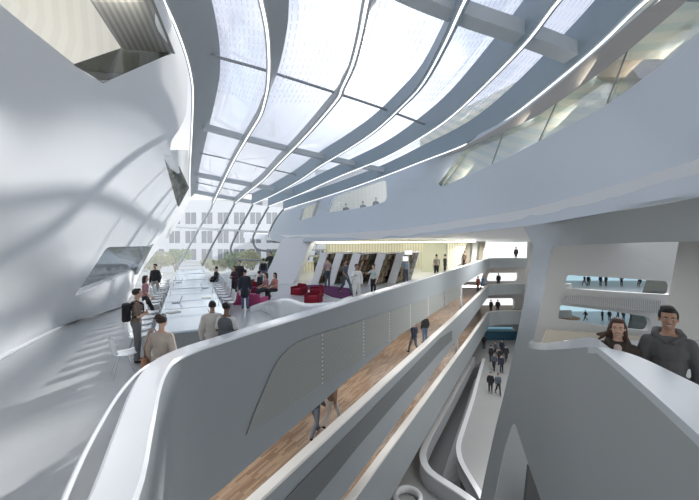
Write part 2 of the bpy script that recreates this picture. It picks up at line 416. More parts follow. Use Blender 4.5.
o = quad('window', [P(163, 154, DW(170, 160)+.7), P(174, 156, DW(170, 160)+.7), P(189, 188, DW(180, 190)+.7), P(178, 209, DW(178, 205)+.7)], .04, GL_DARK); window(o)
dq = DW(110, 272)
o = quad('window', [P(102, 244, DW(107, 247)+.7), P(154, 243.5, DW(150, 247)+.7), P(138, 274, DW(134, 271)+.7), P(68, 299, DW(75, 296)+.7)], .03, GL_SMOKE); window(o)
m = MB(); m.sweep([[P(u, v, dd)+Vector(q) for q in ((0, 0, 0), (-.4, .5, 0), (-.4, .5, -.22), (0, 0, -.22))] for u, v, dd in ((79, 292, DW(79, 292)+.12), (100, 283, DW(100, 283)+.12), (133, 269, DW(133, 269)+.12))])
tag(m.build('window_ledge', GREYW), 'grey sill ledge in the low slanted window of the curved wall', 'ledge')
o = quad('wall_annex', [P(20, 220, 17), P(140, 222, 25), P(140, 290, 25), P(20, 320, 17)], .1, mat('annex_grey', (.62, .63, .62), .6)); struct(o)
# pale skirting and round bulge at foot of the wall
m = MB(); m.tube([PZ(u, v, .03) for u, v in ((-120, 430), (0, 358), (60, 327), (124, 297))], .05, 6); struct(m.build('baseboard_left', COPE))
# ------------------------------------------------------------------ library volume
DE = Depth([(283, 212, 28.2), (275, 240, 27), (310, 241, 24), (390, 238, 20), (450, 233.5, 14), (530, 225, 10), (610, 212, 6.6), (699, 197, 4.3), (790, 180, 3.2),
            (340, 194, 27), (400, 171, 23), (460, 143, 17.5), (540, 94, 12.3), (600, 48, 9.9), (655, 2, 8.3), (760, -90, 6),
            (430, 200, 18.6), (520, 170, 11.8), (600, 140, 8.6), (699, 110, 6.0), (699, 38, 7.1), (800, 60, 5)], 1.5e-3)
top = spl([(284, 211), (300, 206), (340, 192), (400, 171), (460, 143), (513, 116), (560, 80), (600, 46), (650, 3), (700, -40)], 3)
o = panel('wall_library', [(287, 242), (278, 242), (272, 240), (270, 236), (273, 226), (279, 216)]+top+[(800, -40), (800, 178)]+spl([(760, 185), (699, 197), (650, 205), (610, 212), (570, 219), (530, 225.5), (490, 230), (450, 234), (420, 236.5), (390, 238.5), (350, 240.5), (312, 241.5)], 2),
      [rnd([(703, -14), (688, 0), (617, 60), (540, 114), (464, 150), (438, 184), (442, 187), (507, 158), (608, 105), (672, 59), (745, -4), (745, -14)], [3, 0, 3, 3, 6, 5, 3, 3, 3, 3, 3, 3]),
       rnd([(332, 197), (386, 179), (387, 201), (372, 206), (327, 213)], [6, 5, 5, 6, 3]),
       rnd([(302, 208), (321, 201), (316, 216), (299, 220.5)], [1.5, 1.5, 1.5, 1.5])], DE, (.15, .55, .05), SHADEW, step=10)
struct(o)
# band above the strip window, the soffit's shade put into its taupe colour
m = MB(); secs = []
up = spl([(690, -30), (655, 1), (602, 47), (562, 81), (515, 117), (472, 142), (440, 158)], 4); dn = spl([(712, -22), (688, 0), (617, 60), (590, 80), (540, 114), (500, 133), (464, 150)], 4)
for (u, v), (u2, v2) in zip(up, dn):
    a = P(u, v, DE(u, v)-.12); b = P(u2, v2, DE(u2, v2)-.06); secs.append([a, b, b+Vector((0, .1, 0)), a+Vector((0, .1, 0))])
m.sweep(secs); struct(m.build('trim_2', TAUPE_SHADE))
m = MB(); m.tube([P(u+3, v+2, DE(u, v)-.16) for u, v in up], .035, 6); tag(m.build('strip_light', LED), 'second thin light line directly beneath the deepest roof rib', 'strip light')
# room behind the strip window
slatm = lines('pale_slat_lining', (.86, .81, .62), (.66, .69, .56), (.5, -.3, .8), 2.2, .45)
o = panel('wall_gallery', [(420, 205), (420, 130), (560, 60), (640, -30), (800, -60), (800, 60), (640, 150), (520, 200)], [], lambda u, v: DE(u, v)*1.0+1.5, (.1, .3, .05), slatm, step=20); struct(o)
m = MB()
a, b, c_, d_ = [P(u, v, DE(u, v)+1.1) for u, v in ((618, 60), (672, 59), (648, 78), (596, 77))]
o = quad('gallery_beam', [a, b, c_, d_], .25, mat('beige_beam', (.52, .42, .32), .5)); tag(o, 'beige beam crossing behind the long curved strip window', 'beam')
o = panel('window', [(703, -14), (688, 0), (617, 60), (540, 114), (464, 150), (438, 184), (442, 187), (507, 158), (608, 105), (672, 59), (745, -4), (745, -14)], [], lambda u, v: DE(u, v)+.25, (0, .03, 0), GL_CLEAR, step=20); window(o)
for k, ((u, v), (u2, v2)) in enumerate((((633, 36), (607, 103)), ((559, 97), (539, 141)), ((503, 133), (492, 164)))):
    m = MB(); m.tube([P(u, v, DE(u, v)+.22), P(u2, v2, DE(u2, v2)+.22)], .022, 6)
    tag(m.build('window_mullion', FRAME), ['thin dark mullion nearest in the long strip window, crossing the beige beam', 'thin dark mullion in the middle of the long strip window', 'thin dark mullion near the pointed end of the long strip window'][k], 'mullion')
# rooms behind the two small windows
dd = DE(355, 195)
o = quad('wall_office', [P(318, 222, dd+2.8), P(315, 170, dd+2.8), P(400, 168, dd+2.8), P(400, 215, dd+2.8)], .1, backm); struct(o)
o = quad('window', [P(325, 214, dd+.5), P(332, 196, dd+.5), P(388, 177, dd), P(388, 203, dd-.5)], .03, GL_CLEAR); window(o)
dd = DE(310, 210)
o = quad('wall_closet', [P(294, 226, dd+2), P(298, 200, dd+2), P(325, 197, dd+2), P(322, 222, dd+2)], .1, backm); struct(o)
m = MB(); m.sweep([[P(u, v, DE(310, 210)+.3)+Vector(q) for q in ((0, 0, 0), (.25, 0, 0), (.25, .3, 0), (0, .3, 0))] for u, v in ((311, 219), (317, 201))])
tag(m.build('window_post', GREYW), 'grey post inside the smallest window of the library volume', 'post')
# ceiling under the library volume and over the atrium
N_ = [(287, 242, 27), (312, 241.5, 24), (350, 240.5, 22), (390, 238.5, 20), (420, 236.5, 17), (450, 234, 14), (490, 230, 12), (530, 225.5, 10), (570, 219, 8.3), (610, 212, 6.6), (650, 205, 5.4), (699, 197, 4.3), (790, 180, 3.2)]
F_ = [(-10, 33, 2.9), (-5, 36, 2.9), (0, 39, 2.8), (4, 41, 2.7), (8, 43, 2.6), (12, 44, 2.5), (16, 45, 2.35), (20, 45, 2.35), (24, 45, 2.35), (28, 42, 2.4), (30, 38, 2.5), (30, 30, 2.6), (30, 20, 2.7)]
m = MB(); vs = []
for (u, v, d), f in zip(N_, F_):
    a = P(u, v, DE(u, v)+.3); b = Vector(f)
    for k in range(9): vs.append(a.lerp(b, k/8))
nn = len(N_); top_ = [q+Vector((0, 0, .5)) for q in vs]
fs = [(i*9+j, i*9+j+1, (i+1)*9+j+1, (i+1)*9+j) for i in range(nn-1) for j in range(8)]; K = nn*9
fs += [tuple(K+q for q in f) for f in fs]
rim = [i*9 for i in range(nn)]+[(nn-1)*9+j for j in range(1, 9)]+[i*9+8 for i in range(nn-2, -1, -1)]+[j for j in range(7, 0, -1)]
fs += [(rim[i], rim[(i+1) % len(rim)], K+rim[(i+1) % len(rim)], K+rim[i]) for i in range(len(rim))]
m.add(vs+top_, fs); o = m.sharp('ceiling', WHITE); struct(o)
# cove light of the library
m = MB(); m.box(0, 1, -.14, .14, -.05, .05); o = m.build('cove_light', LEDW); A, B = P(316, 242.6, 25.5), P(475, 241.5, 27.5)
v = B-A; o.matrix_world = Matrix.Translation(A) @ v.to_track_quat('X', 'Z').to_matrix().to_4x4() @ Matrix.Diagonal((v.length, 1, 1, 1)); tag(o, 'long warm cove light under the library ceiling', 'cove light')
# slanted leg
o = panel('wall_leg', rnd([(282, 238), (315, 238), (311, 243), (303, 260), (293, 284), (284, 290), (262, 282), (272, 262)], [3, 0, 2, 0, 6, 5, 6, 0]), [], lambda u, v: 24.2-(v-240)*.045+(u-290)*.02, (.2, .8, 0), WHITE, step=8); struct(o)
# ------------------------------------------------------------------ balconies
FAR = [(15.9, 40.3), (16.5, 41.4), (17.6, 42.1), (19.0, 42.4), (22, 42.5), (27, 42.5)]
def parapet(path, thick, copem, facem, label, cat='balcony parapet', copeh=.05):
    """path rows: x, y, z of the top, z of the bottom, thickness sideways to the left"""
    root = empty('balcony_parapet', (path[len(path)//2][0], path[len(path)//2][1], path[len(path)//2][3]), 0, label, cat)
    P3 = path; n = len(P3); secs = []; cs = []
    for k, (x, y, zt, zb) in enumerate(P3):
        a = Vector(P3[max(k-1, 0)][:2]); b = Vector(P3[min(k+1, n-1)][:2]); t = (b-a).normalized(); s = Vector((-t.y, t.x))
        o_ = Vector((x, y)); i_ = o_+s*thick; e = s*.012
        secs.append([(o_.x+e.x, o_.y+e.y, zb), (o_.x+e.x, o_.y+e.y, zt-copeh), (i_.x-e.x, i_.y-e.y, zt-copeh), (i_.x-e.x, i_.y-e.y, zb)])
        c = .03
        cs.append([(o_.x, o_.y, zt-copeh), (o_.x, o_.y, zt-c), (o_.x+s.x*c, o_.y+s.y*c, zt), (i_.x-s.x*c, i_.y-s.y*c, zt), (i_.x, i_.y, zt-c), (i_.x, i_.y, zt-copeh)])
    f = MB(); f.sweep(secs); fo = f.sharp('face', facem, None, 50); c = MB(); c.sweep(cs); co = c.sharp('coping', copem, None, 30)
    for o in (fo, co): o.parent = root; o.matrix_parent_inverse = Matrix.Translation(-Vector(root.location))
    return root
def face_panel(root, poly, m, name='perforated_panel', off=.014):
    """inset sheet on the balcony plane, pixels of its outline"""
    n2 = Vector((1, -LS)).normalized(); vs = []
    pts = [PL(u, v) for u, v in poly]
    o = quad(name, [p+Vector((n2.x, n2.y, 0))*off for p in pts], .01, m); o.parent = root; o.matrix_parent_inverse = Matrix.Translation(-Vector(root.location)); return o
near = [(-1.22, 1.3), (-1.46, 2.4), (-1.85, 3.3), (-2.24, 4.15), (-2.47, 4.75), (-2.56, 5.2), (-2.44, 5.7), (-2.1, 6.34)]
lin = [(LX+LS*y, y) for y in (8, 10.05, 13, 16.5, 20, 24, 28, 32, 36, 39)]
pth = spl(near+lin+FAR, 4)
def zmain(y): return 1.1 if y < 7 else float(np.interp(y, [6, 10, 16.5, 42.5], [1.12, 1.03, .92, .50]))
def zbot(y): return float(np.interp(y, [1, 5.9, 21.6, 42], [-1.75, -1.5, -.6, -.72]))
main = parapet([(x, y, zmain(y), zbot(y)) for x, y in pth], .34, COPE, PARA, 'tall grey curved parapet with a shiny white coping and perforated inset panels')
# perforated inset, split at the dotted seams
tb = spl([(246, 435), (253, 415), (262, 394), (270, 374), (278, 360), (290, 347), (306, 338)], 3)+[(345, 326), (400, 307.5), (440, 293), (462, 284)]
bb = [(246, 435), (320, 386), (400, 334.5), (440, 308.5), (462, 295)]
ti = lambda u: float(np.interp(u, [p[0] for p in tb], [p[1] for p in tb])); bi = lambda u: float(np.interp(u, [p[0] for p in bb], [p[1] for p in bb]))
seams = [246, 322, 363, 389, 410, 428, 444, 461]
for k in range(len(seams)-1):
    a, b = seams[k]+(.5 if k else 0), seams[k+1]-.5; us = np.linspace(a, b, 10 if k == 0 else 3)
    face_panel(main, [(u, ti(u)) for u in us]+[(u, bi(u)) for u in us[::-1] if not (k == 0 and u == us[0])], PERF)
SEAM = lines('seam_dashes', (.66, .68, .68), (.24, .25, .25), (0, 0, 1), 9, .4)
for q in seams[1:6]: face_panel(main, [(q-.55, ti(q)), (q+.55, ti(q)), (q+.55, bi(q)), (q-.55, bi(q))], SEAM, 'seam_strip', .02)
lin2 = [(LX+LS*y, y) for y in (4.5, 7, 10, 14, 18, 22, 26, 30, 34, 37.5, 39.3)]
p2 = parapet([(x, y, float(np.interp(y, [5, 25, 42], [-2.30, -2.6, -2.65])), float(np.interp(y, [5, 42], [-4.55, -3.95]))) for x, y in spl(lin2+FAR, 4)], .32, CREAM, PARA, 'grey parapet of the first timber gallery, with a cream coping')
face_panel(p2, [(284, 500), (300, 483), (345, 437), (400, 380), (440, 338), (452, 330), (452, 340), (440, 352), (400, 397), (360, 444), (320, 493), (314, 500)], PERFB)
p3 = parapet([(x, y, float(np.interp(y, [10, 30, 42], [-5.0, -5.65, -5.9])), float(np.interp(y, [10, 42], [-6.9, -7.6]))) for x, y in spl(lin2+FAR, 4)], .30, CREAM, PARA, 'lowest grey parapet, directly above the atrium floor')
# floors
def under(y, off): return (LX+LS*y-.1-off*.883, y+off*.468)
hall = [(-1.35, 1.0), (-1.6, 2.4), (-2.3, 3.9), (-2.66, 5.0), (-2.55, 5.75)]+[(LX+LS*y-.2, y) for y in (7, 12, 20, 30, 39)]+[(17, 42.7), (28, 42.7), (28, 51), (-4, 51), (-9, 30.5), (-21, 29.5), (-21, 24), (-9.5, 8.2), (-7.5, 4.6), (-5.6, 1.0)]
struct(slab('floor', hall, -.3, 0, FLOORM))
for z, n_ in ((-3.4, 1), (-6.8, 2)):
    g = [(LX+LS*y-.05, y) for y in (3.5, 12, 24, 39.4)]+[(17, 42.5), (28, 42.5), (28, 50.5), (14, 50.5)]+[under(34, 8), under(10, 8), under(3, 8)]
    struct(slab('floor_gallery', g, z-.3, z, WOOD))
    A_ = under(3, 8); B_ = under(40, 8)
    o = quad('wall_gallery_back', [(A_[0], A_[1], z), (B_[0], B_[1], z), (B_[0], B_[1], z+3.1), (A_[0], A_[1], z+3.1)], .15, GREYW); struct(o)
g0 = [(-30, -4), (40, -4), (40, 50.5), (-6, 50.5), (-30, 20)]
r1 = [(473, 357), (462, 378), (442, 414), (430, 435), (424, 449), (423, 457), (426, 466), (435, 475), (464, 494), (482, 508)]
r2 = [(484, 360), (479, 378), (472, 404), (463, 432), (459, 446), (459, 456), (463, 468), (477, 492), (486, 508)]
R1 = [PZ(u, v, -10.2+.9) for u, v in spl(r1, 4)]; R2 = [PZ(u, v, -10.2) for u, v in spl(r2, 4)]
# opening in the atrium floor; the left rim carries an upstand, the right one a white kerb
R1g = [Vector((p.x, p.y, -10.2)) for p in R1]
hole = [(p.x, p.y) for p in R1g]+[(p.x, p.y) for p in reversed(R2)]
cl = [hole[0]]
for h in hole[1:]:
    if (Vector(h)-Vector(cl[-1])).length > .12: cl.append(h)
struct(slab('floor_atrium', g0, -10.5, -10.2, GROUND, holes=[cl]))
struct(slab('floor_basement', [(-14, -3), (34, -3), (38, 60), (-6, 60)], -14.3, -14, mat('basement_floor', (.30, .31, .32), .5)))
def upstand(pts, zb, zt, th, cm, fm, label, nm):
    root = empty(nm, (pts[len(pts)//2].x, pts[len(pts)//2].y, zb), 0, label, 'guard wall'); secs = []; cs = []; n = len(pts)
    for k, p in enumerate(pts):
        t = (pts[min(k+1, n-1)]-pts[max(k-1, 0)]); t.z = 0; t.normalize(); s = Vector((t.y, -t.x, 0))
        a, b = p-s*th, p+s*th
        secs.append([(a.x, a.y, zb), (b.x, b.y, zb), (b.x, b.y, zt-.08), (a.x, a.y, zt-.08)])
        a, b = p-s*(th+.02), p+s*(th+.02); cs.append([(a.x, a.y, zt-.08), (b.x, b.y, zt-.08), (b.x, b.y, zt), (a.x, a.y, zt)])
    f = MB(); f.sweep(secs); a = f.sharp('face', fm, None, 50); c = MB(); c.sweep(cs); b = c.sharp('coping', cm, None, 60)
    for o in (a, b): o.parent = root; o.matrix_parent_inverse = Matrix.Translation(-Vector(root.location))
upstand(R1g, -10.2, -9.3, .17, COPE, GREYW, 'low curved guard wall with a white top round the ramp opening, its U bend facing the camera', 'ramp_guard_wall')
upstand([Vector((p.x, p.y, 0)) for p in R2], -10.9, -10.02, .13, COPE, GREYW, 'slim white kerb curving along the people side of the ramp opening', 'ramp_kerb')
# ramp inside the opening
m = MB(); secs = []
for k in range(0, min(len(R1), len(R2))):
    a, b = R1g[k], R2[k]; f = k/(len(R1)-1); z = -13.9+2.2*max(0, .35-f)/.35
    secs.append([(a.x*.88+b.x*.12, a.y*.88+b.y*.12, z-.2), (b.x*.88+a.x*.12, b.y*.88+a.y*.12, z-.2), (b.x*.88+a.x*.12, b.y*.88+a.y*.12, z), (a.x*.88+b.x*.12, a.y*.88+b.y*.12, z)])
m.sweep(secs); tag(m.build('ramp', GREYW), 'grey ramp sinking inside the curved floor opening', 'ramp')
# round white bench
m = MB(); c0 = PZ(408, 498, -10.0); vs = []
for k in range(32):
    a = 2*math.pi*k/32
    for j in range(8):
        b = 2*math.pi*j/8; r = .62+.13*math.cos(b); vs.append(c0+Vector((r*math.cos(a), r*math.sin(a), .22*math.sin(b))))
m.add(vs, [(k*8+j, ((k+1) % 32)*8+j, ((k+1) % 32)*8+(j+1) % 8, k*8+(j+1) % 8) for k in range(32) for j in range(8)])
tag(m.build('ring_bench', COPE, None, True), 'white ring bench on the atrium floor at the bottom edge', 'bench')
# end wall with rounded openings
o = panel('wall_end', [(488, 262), (560, 262), (560, 352), (470, 352), (478, 300)],
      [rnd([(489, 271.5), (519, 271.5), (519, 281.5), (486, 281.5)], 4), rnd([(484, 298.5), (515, 298), (515, 309.5), (479, 310)], 4), rnd([(478, 327), (515, 327), (513, 337.3), (471, 337.3)], 3)],
      48.0, (0, .6, 0), WHITE, step=30); struct(o)
o = quad('window', [P(468, 325, 49), P(520, 325, 49), P(520, 338, 49), P(468, 338, 49)], .05, GL_TEAL); window(o)
m = MB(); m.box(14.5, 24, 44.9, 45.0, -10.2, -9.1); rb = tag(m.build('glass_balustrade', GL_TEAL), 'teal glass balustrade across the far end of the atrium floor', 'balustrade')
m = MB(); m.tube([(14.5, 44.95, -9.07), (24, 44.95, -9.07)], .05, 6); m.build('handrail', FRAME, rb)
# thin columns at gallery edges
for k, (u, v0, v1, lab) in enumerate(((467, 287, 303, 'slim pale post between the top two parapets at their far end'), (463, 335, 350, 'slim pale post between the two lower parapets'))):
    a = PL(u, v0)+Vector((-.4, .3, .3)); b = PL(u, v1)+Vector((-.4, .3, -1)); m = MB(); m.tube([a, b], .11, 8); tag(m.build('gallery_post', GREYW, None, True), lab, 'post')
# ------------------------------------------------------------------ right side: atrium wall, stair parapet
def zc(u, v, z=1.75): return (EYE-z)*F/(v-HZ)
DU = Depth([(526, 226, 10), (610, 212, 6.9), (699, 197, 4.6), (780, 182, 3.4), (699, 242, 6.4), (780, 242, 5.4), (640, 242, 7.4), (565, 244, 8.6), (550, 262, 8.2), (534, 262, 8.6), (531, 343, 6.9), (545, 343, 6.3), (500, 343, 8), (540, 300, 7.4)], 1e-3)
LOWU = [440, 480, 500, 520, 545, 570, 600, 640, 699, 790, 860]; LOWD = [8.6, 7.9, 7.3, 6.6, 5.75, 4.75, 3.66, 2.80, 2.045, 1.44, 1.2]
def DS(u, v):
    lo = 1/float(np.interp(u, LOWU, [1/q for q in LOWD]))
    t = min(1, max(0, (v-262)/82)); t = t*t*(3-2*t)
    return 1/((1-t)/DU(u, v)+t/lo)
ol = [(524, 226.5), (568, 219.5), (610, 212.5), (650, 205.5), (699, 197.5), (780, 182.5), (780, 241), (699, 241.5), (640, 242.5)]+rnd([(565, 244), (551, 247), (548, 268)], 12)[6:12]+[(540, 310), (534, 338)]+rnd([(0, 0), (530, 349), (560, 350)], 6)[6:12]+spl([(545, 350), (565, 349), (585, 347.3), (594, 347.6), (601, 350)], 3)+[(640, 382), (699, 435), (790, 518), (790, 640), (440, 640), (462, 560)]+spl([(478, 510), (484, 480), (495, 430), (505, 390), (515, 345), (526, 290), (531, 262), (533, 246)], 3)
tri = rnd([(514, 420), (528, 463), (545, 510), (562, 560), (476, 560), (494, 500), (505, 446)], [7, 0, 0, 0, 0, 0, 0])
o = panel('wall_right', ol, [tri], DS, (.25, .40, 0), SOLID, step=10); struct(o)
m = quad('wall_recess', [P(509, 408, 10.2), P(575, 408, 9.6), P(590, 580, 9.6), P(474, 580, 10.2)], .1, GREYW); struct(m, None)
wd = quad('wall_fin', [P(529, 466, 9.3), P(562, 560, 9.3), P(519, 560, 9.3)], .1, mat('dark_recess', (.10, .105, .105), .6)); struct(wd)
# coping of the stair parapet
ne = spl([(588, 347.3), (594, 347.7), (601, 350), (640, 382), (699, 435), (790, 518)], 5); fe = spl([(588, 346.9), (597, 346.9), (604, 347.5), (640, 357.5), (699, 385.5), (790, 428)], 5)
m = MB(); secs = []
for (u, v), (u2, v2) in zip(ne, fe):
    z1 = 1.75 if u > 600 else EYE-(v-HZ)/F*DS(u, v)
    a = P(u, v, DS(u, v)-.015) if u <= 600 else PZ(u, v, 1.75)+Vector((-.01, -.012, 0)); b = PZ(u2, v2, 1.75) if u > 600 else P(u2, v2, DS(u, v)+.35)
    a.z += .004; b.z += .004; secs.append([a, b, b-Vector((0, 0, .07)), a-Vector((0, 0, .07))])
m.sweep(secs); tag(m.sharp('stair_coping', noisy('stair_coping_paint', (.62, .67, .70), .02, 1, .35)), 'pale blue coping on the broad stair parapet in front of the smiling couple', 'coping')
struct(slab('floor_landing', [(2.5, .9), (9, .9), (9, 8.5), (5.2, 8.5), (4.35, 6.2)], .15, .42, FLOORM))
# far side seen through the portal
D3 = 40.0
o = panel('wall_far', [(530, 236), (800, 236), (800, 400), (520, 400)],
      [rnd([(567, 275), (620, 278), (670, 281.5), (672, 286), (671, 295), (620, 292), (565, 288)], [3, 0, 5, 0, 5, 0, 3]), rnd([(560, 305), (610, 311), (649, 317), (651, 324), (648, 331), (610, 327), (558, 319)], [3, 0, 5, 0, 5, 0, 3])],
      lambda u, v: D3-(u-560)*.02, (0, .5, 0), noisy('far_wall_plaster', (.58, .585, .58), .02, .3, .6), step=30); struct(o)
o = quad('perforated_balcony_front', [P(567, 296, D3-.9), P(661, 300.5, D3-2.6), P(659, 313, D3-2.6), P(562, 303, D3-.9)], .15, lines('perforated_grey', (.46, .47, .465), (.30, .31, .31), (1, 0, 0), 5, .5)); tag(o, 'grey perforated balcony front between the two slots with people', 'balcony front')
o = panel('wall_beige', [(548, 330), (640, 336), (720, 345), (720, 400), (535, 400), (540, 350)], [], D3-3.2, (0, .3, 0), noisy('beige_plaster', (.55, .50, .42), .02, .4, .6), step=40); struct(o)
o = panel('wall_side', [(684, 236), (800, 236), (800, 460), (655, 460), (672, 300)], [], lambda u, v: 26-(u-650)*.06, (0, .3, 0), noisy('side_plaster', (.47, .475, .47), .02, .4, .6), step=30); struct(o)
for z in (-4.64, -10.1):
    struct(slab('floor_far_gallery', [(25.5, 41.2), (44, 41.2), (60, 62), (37.5, 62)], z-.3, z, mat('far_floor', (.62, .66, .68), .3)))
o = quad('window', [P(540, 262, 63), P(700, 262, 63), P(700, 330, 63), P(540, 330, 63)], .05, GL_PALE); window(o)
o = quad('window', [P(648, 276, 46), P(690, 276, 46), P(690, 300, 46), P(640, 300, 46)], .05, GL_DARK); window(o)
o = quad('window', [P(632, 309, 46), P(668, 309, 46), P(668, 336, 46), P(626, 336, 46)], .05, GL_DARK); window(o)
# ------------------------------------------------------------------ library back
BACKW = lines('ribbed_lit_wall', (.66, .64, .50), (.50, .48, .36), (1, .5, 0), 3.5, .4)
hb = rnd([(309, 245), (325, 244), (322, 262), (306, 262)], 2)
o = panel('wall_library_back', [(280, 236), (470, 236), (452, 280), (280, 292)], [hb], lambda u, v: 30.5+(u-300)*.02, (0, .3, 0), BACKW, step=24); struct(o)
o = quad('window', [P(304, 243, 31), P(330, 243, 31), P(326, 264, 31), P(302, 264, 31)], .03, GL_CLEAR); window(o)
m = MB()
for v in (250, 256): m.tube([P(305, v, 30.4), P(327, v-.3, 30.4)], .06, 6)
m.tube([P(316.5, 244, 30.4), P(314, 262, 30.4)], .05, 6); struct(m.build('trim_3', FRAME))
# slanted glazed fronts at the far right of the library
o = panel('wall_library_right', [(424, 243), (446, 240.5), (446, 282), (420, 290)], [], lambda u, v: 30-(v-240)*.0, (.2, .2, 0), mat('olive_wall', (.40, .41, .31), .6), step=20); struct(o)
root = None
for k, (u0, u1) in enumerate(((447, 452.5), (454.5, 461), (463, 469), (471, 476), (478, 482.5))):
    o = quad('slanted_screen', [P(u0, 266-(u0-447)*.13, 37), P(u0+2, 243, 37), P(u1+2, 243, 37), P(u1, 266-(u1-447)*.13, 37)], .12, [mat('panel_bronze', (.34, .30, .22), .5), mat('panel_pale', (.62, .62, .56), .5)][k % 2])
    tag(o, ['bronze slanted panel nearest the olive wall', 'pale slanted panel next to the bronze one', 'middle bronze slanted panel of the row by the atrium', 'pale slanted panel second from the row end', 'last bronze slanted panel before the open atrium end'][k], 'wall panel', 'slanted panels at the library end')
o = quad('wall_library_end', [P(440, 241, 38), P(486, 241, 38), P(480, 268, 38), P(440, 275, 38)], .2, mat('end_cream', (.66, .64, .54), .6)); struct(o)
# carpet, curved bench
cp = [PZ(u, v, 0) for u, v in ((300, 285.6), (316, 285), (331, 286.4), (348, 288.2), (358, 293), (347, 300), (332, 297), (322, 292.5), (303, 288.5))]
o = slab('carpet', [(p.x, p.y) for p in cp], .004, .02, noisy('carpet_purple', (.085, .008, .075), .15, 20, .9)); tag(o, 'dark purple carpet running from the bookcases to the red armchairs', 'carpet')
# white flowing seat wall that grows out of the leg
m = MB(); secs = []
for (u, v, z, w) in spl([(250, 307, .2, .3), (263, 303, .32, .5), (277, 301, .7, .5), (289, 301, .75, .45), (305, 306, .62, .5), (330, 304, .7, .5), (352, 297, .8, .3)], 4):
    p = PZ(u, v, z); secs.append([(p.x, p.y, 0), (p.x, p.y, z-.05), (p.x-.0, p.y+.05, z), (p.x, p.y+w, z), (p.x, p.y+w+.05, z-.05), (p.x, p.y+w+.05, 0)])
m.sweep(secs); tag(m.sharp('seat_wall', COPE, None, 50), 'white flowing seat wall sweeping from the slanted leg to the parapet coping', 'bench')
# glass guard with white rail beside the coping
gl_ = [PZ(u, v, 1.0) for u, v in spl([(48, 540), (66, 495), (84, 455), (104, 418), (120, 393), (137, 374), (152, 363)], 5)]
m = MB(); secs = []
for k, p in enumerate(gl_): secs.append([(p.x-.012, p.y, .0), (p.x+.012, p.y, .0), (p.x+.012, p.y, .97), (p.x-.012, p.y, .97)])
gr = m.build('glass_guard_rail', GL_CLEAR); tag(gr, 'curved glass guard with a round white handrail left of the coping', 'guard rail')
m = MB(); m.tube(gl_, .024, 10); m.build('handrail', COPE, gr, True)
# ------------------------------------------------------------------ outside
struct(slab('ground_outside', [(-70, 30.2), (-4, 30.2), (-4, 50.6), (60, 52), (60, 140), (-120, 140), (-120, 30.2)], -2.2, -1.2, noisy('pale_paving', (.62, .62, .58), .05, .4, .8)))
YB = 62.0
root = empty('office_building', (-20, YB, -1.2), 0, 'pale office block with rows of paired windows beyond the end glass', 'building')
hl = []; rows = [(203, 212), (212.5, 224), (231, 243), (249, 260)]
wins = []
for ri, (a, b) in enumerate(rows):
    if ri == 0: continue
    for k in range(13):
        x = P(126+k*16.2, 238, YB).x
        wins.append((x-.95, x+.95, EYE-(b-HZ)/F*YB, EYE-(a-HZ)/F*YB))
m = MB(); m.box(-55, 4, YB, YB+9, -1.2, EYE+38/F*YB, 0)
w_ = m.build('wall', mat('office_render', (.86, .87, .88), .8)); w_.location = (20, -YB, 1.2); w_.parent = root
for (x0, x1, z0, z1) in wins:
    m = MB(); m.box(x0+20, x1+20, -.02, .1, z0+1.2, z1+1.2); f = m.build('window', mat('office_pane', (.20, .22, .24), .3), root)
    m = MB(); m.box((x0+x1)/2+19.93, (x0+x1)/2+20.07, -.06, .0, z0+1.2, z1+1.2); m.build('mullion', mat('office_mullion', (.7, .71, .72), .5), f)
def tree(x, y, h, r, hue, label, nleaf=1500):
    t = empty('shrub_tree', (x, y, -1.2), 0, label, 'tree', 'trees outside the end window'); rg = random.Random(int(x*100))
    m = MB()
    for k in range(4):
        a = k*1.7; m.tube([(0, 0, 0), (.15*math.cos(a), .15*math.sin(a), h*.3), (r*.4*math.cos(a), r*.5*math.sin(a), h*.75)], [.1, .07, .03], 6)
    m.build('trunk', mat('bark', (.22, .18, .13), .8), t); m = MB()
    blobs = [(Vector((rg.uniform(-r, r)*.6, rg.uniform(-r, r)*.5, h*(.45+rg.random()*.42))), r*rg.uniform(.35, .6)) for _ in range(7)]
    for _ in range(nleaf):
        c, br = blobs[rg.randrange(7)]; d = Vector((rg.gauss(0, 1), rg.gauss(0, 1), rg.gauss(0, 1))).normalized()*br*rg.uniform(.6, 1.05); p = c+Vector((d.x, d.y, d.z*.75))
        a = Vector((rg.gauss(0, 1), rg.gauss(0, 1), rg.gauss(0, .6))).normalized()*.13; b = a.orthogonal().normalized()*.07
        m.add([p-a, p+b, p+a, p-b], [(0, 1, 2, 3)])
    me = meshdata('leaves', m.v, m.f); o = link('leaves', me, hue, t)
LEAF = [noisy('leaf_olive', (.36, .37, .17), .2, 3, .7), noisy('leaf_green', (.24, .34, .13), .2, 3, .7)]
for k, (u, d, h, r, hu, lab) in enumerate(((158, 36, 2.6, 1.9, 0, 'olive shrub tree outside, farthest toward the white wall'), (176, 38, 2.9, 2.0, 1, 'green shrub tree outside, behind the far table end'), (214, 35, 2.1, 1.5, 0, 'low olive shrub tree between the slanted mullions'), (233, 37, 2.6, 1.8, 1, 'green shrub tree outside, behind the standing group'), (252, 36, 3.0, 2.0, 0, 'large olive shrub tree outside behind the bent mullions'), (272, 38, 2.8, 1.9, 1, 'green shrub tree outside beside the slanted leg'))):
    p = P(u, 240, d); tree(p.x, p.y, h, r*.74, LEAF[hu], lab)

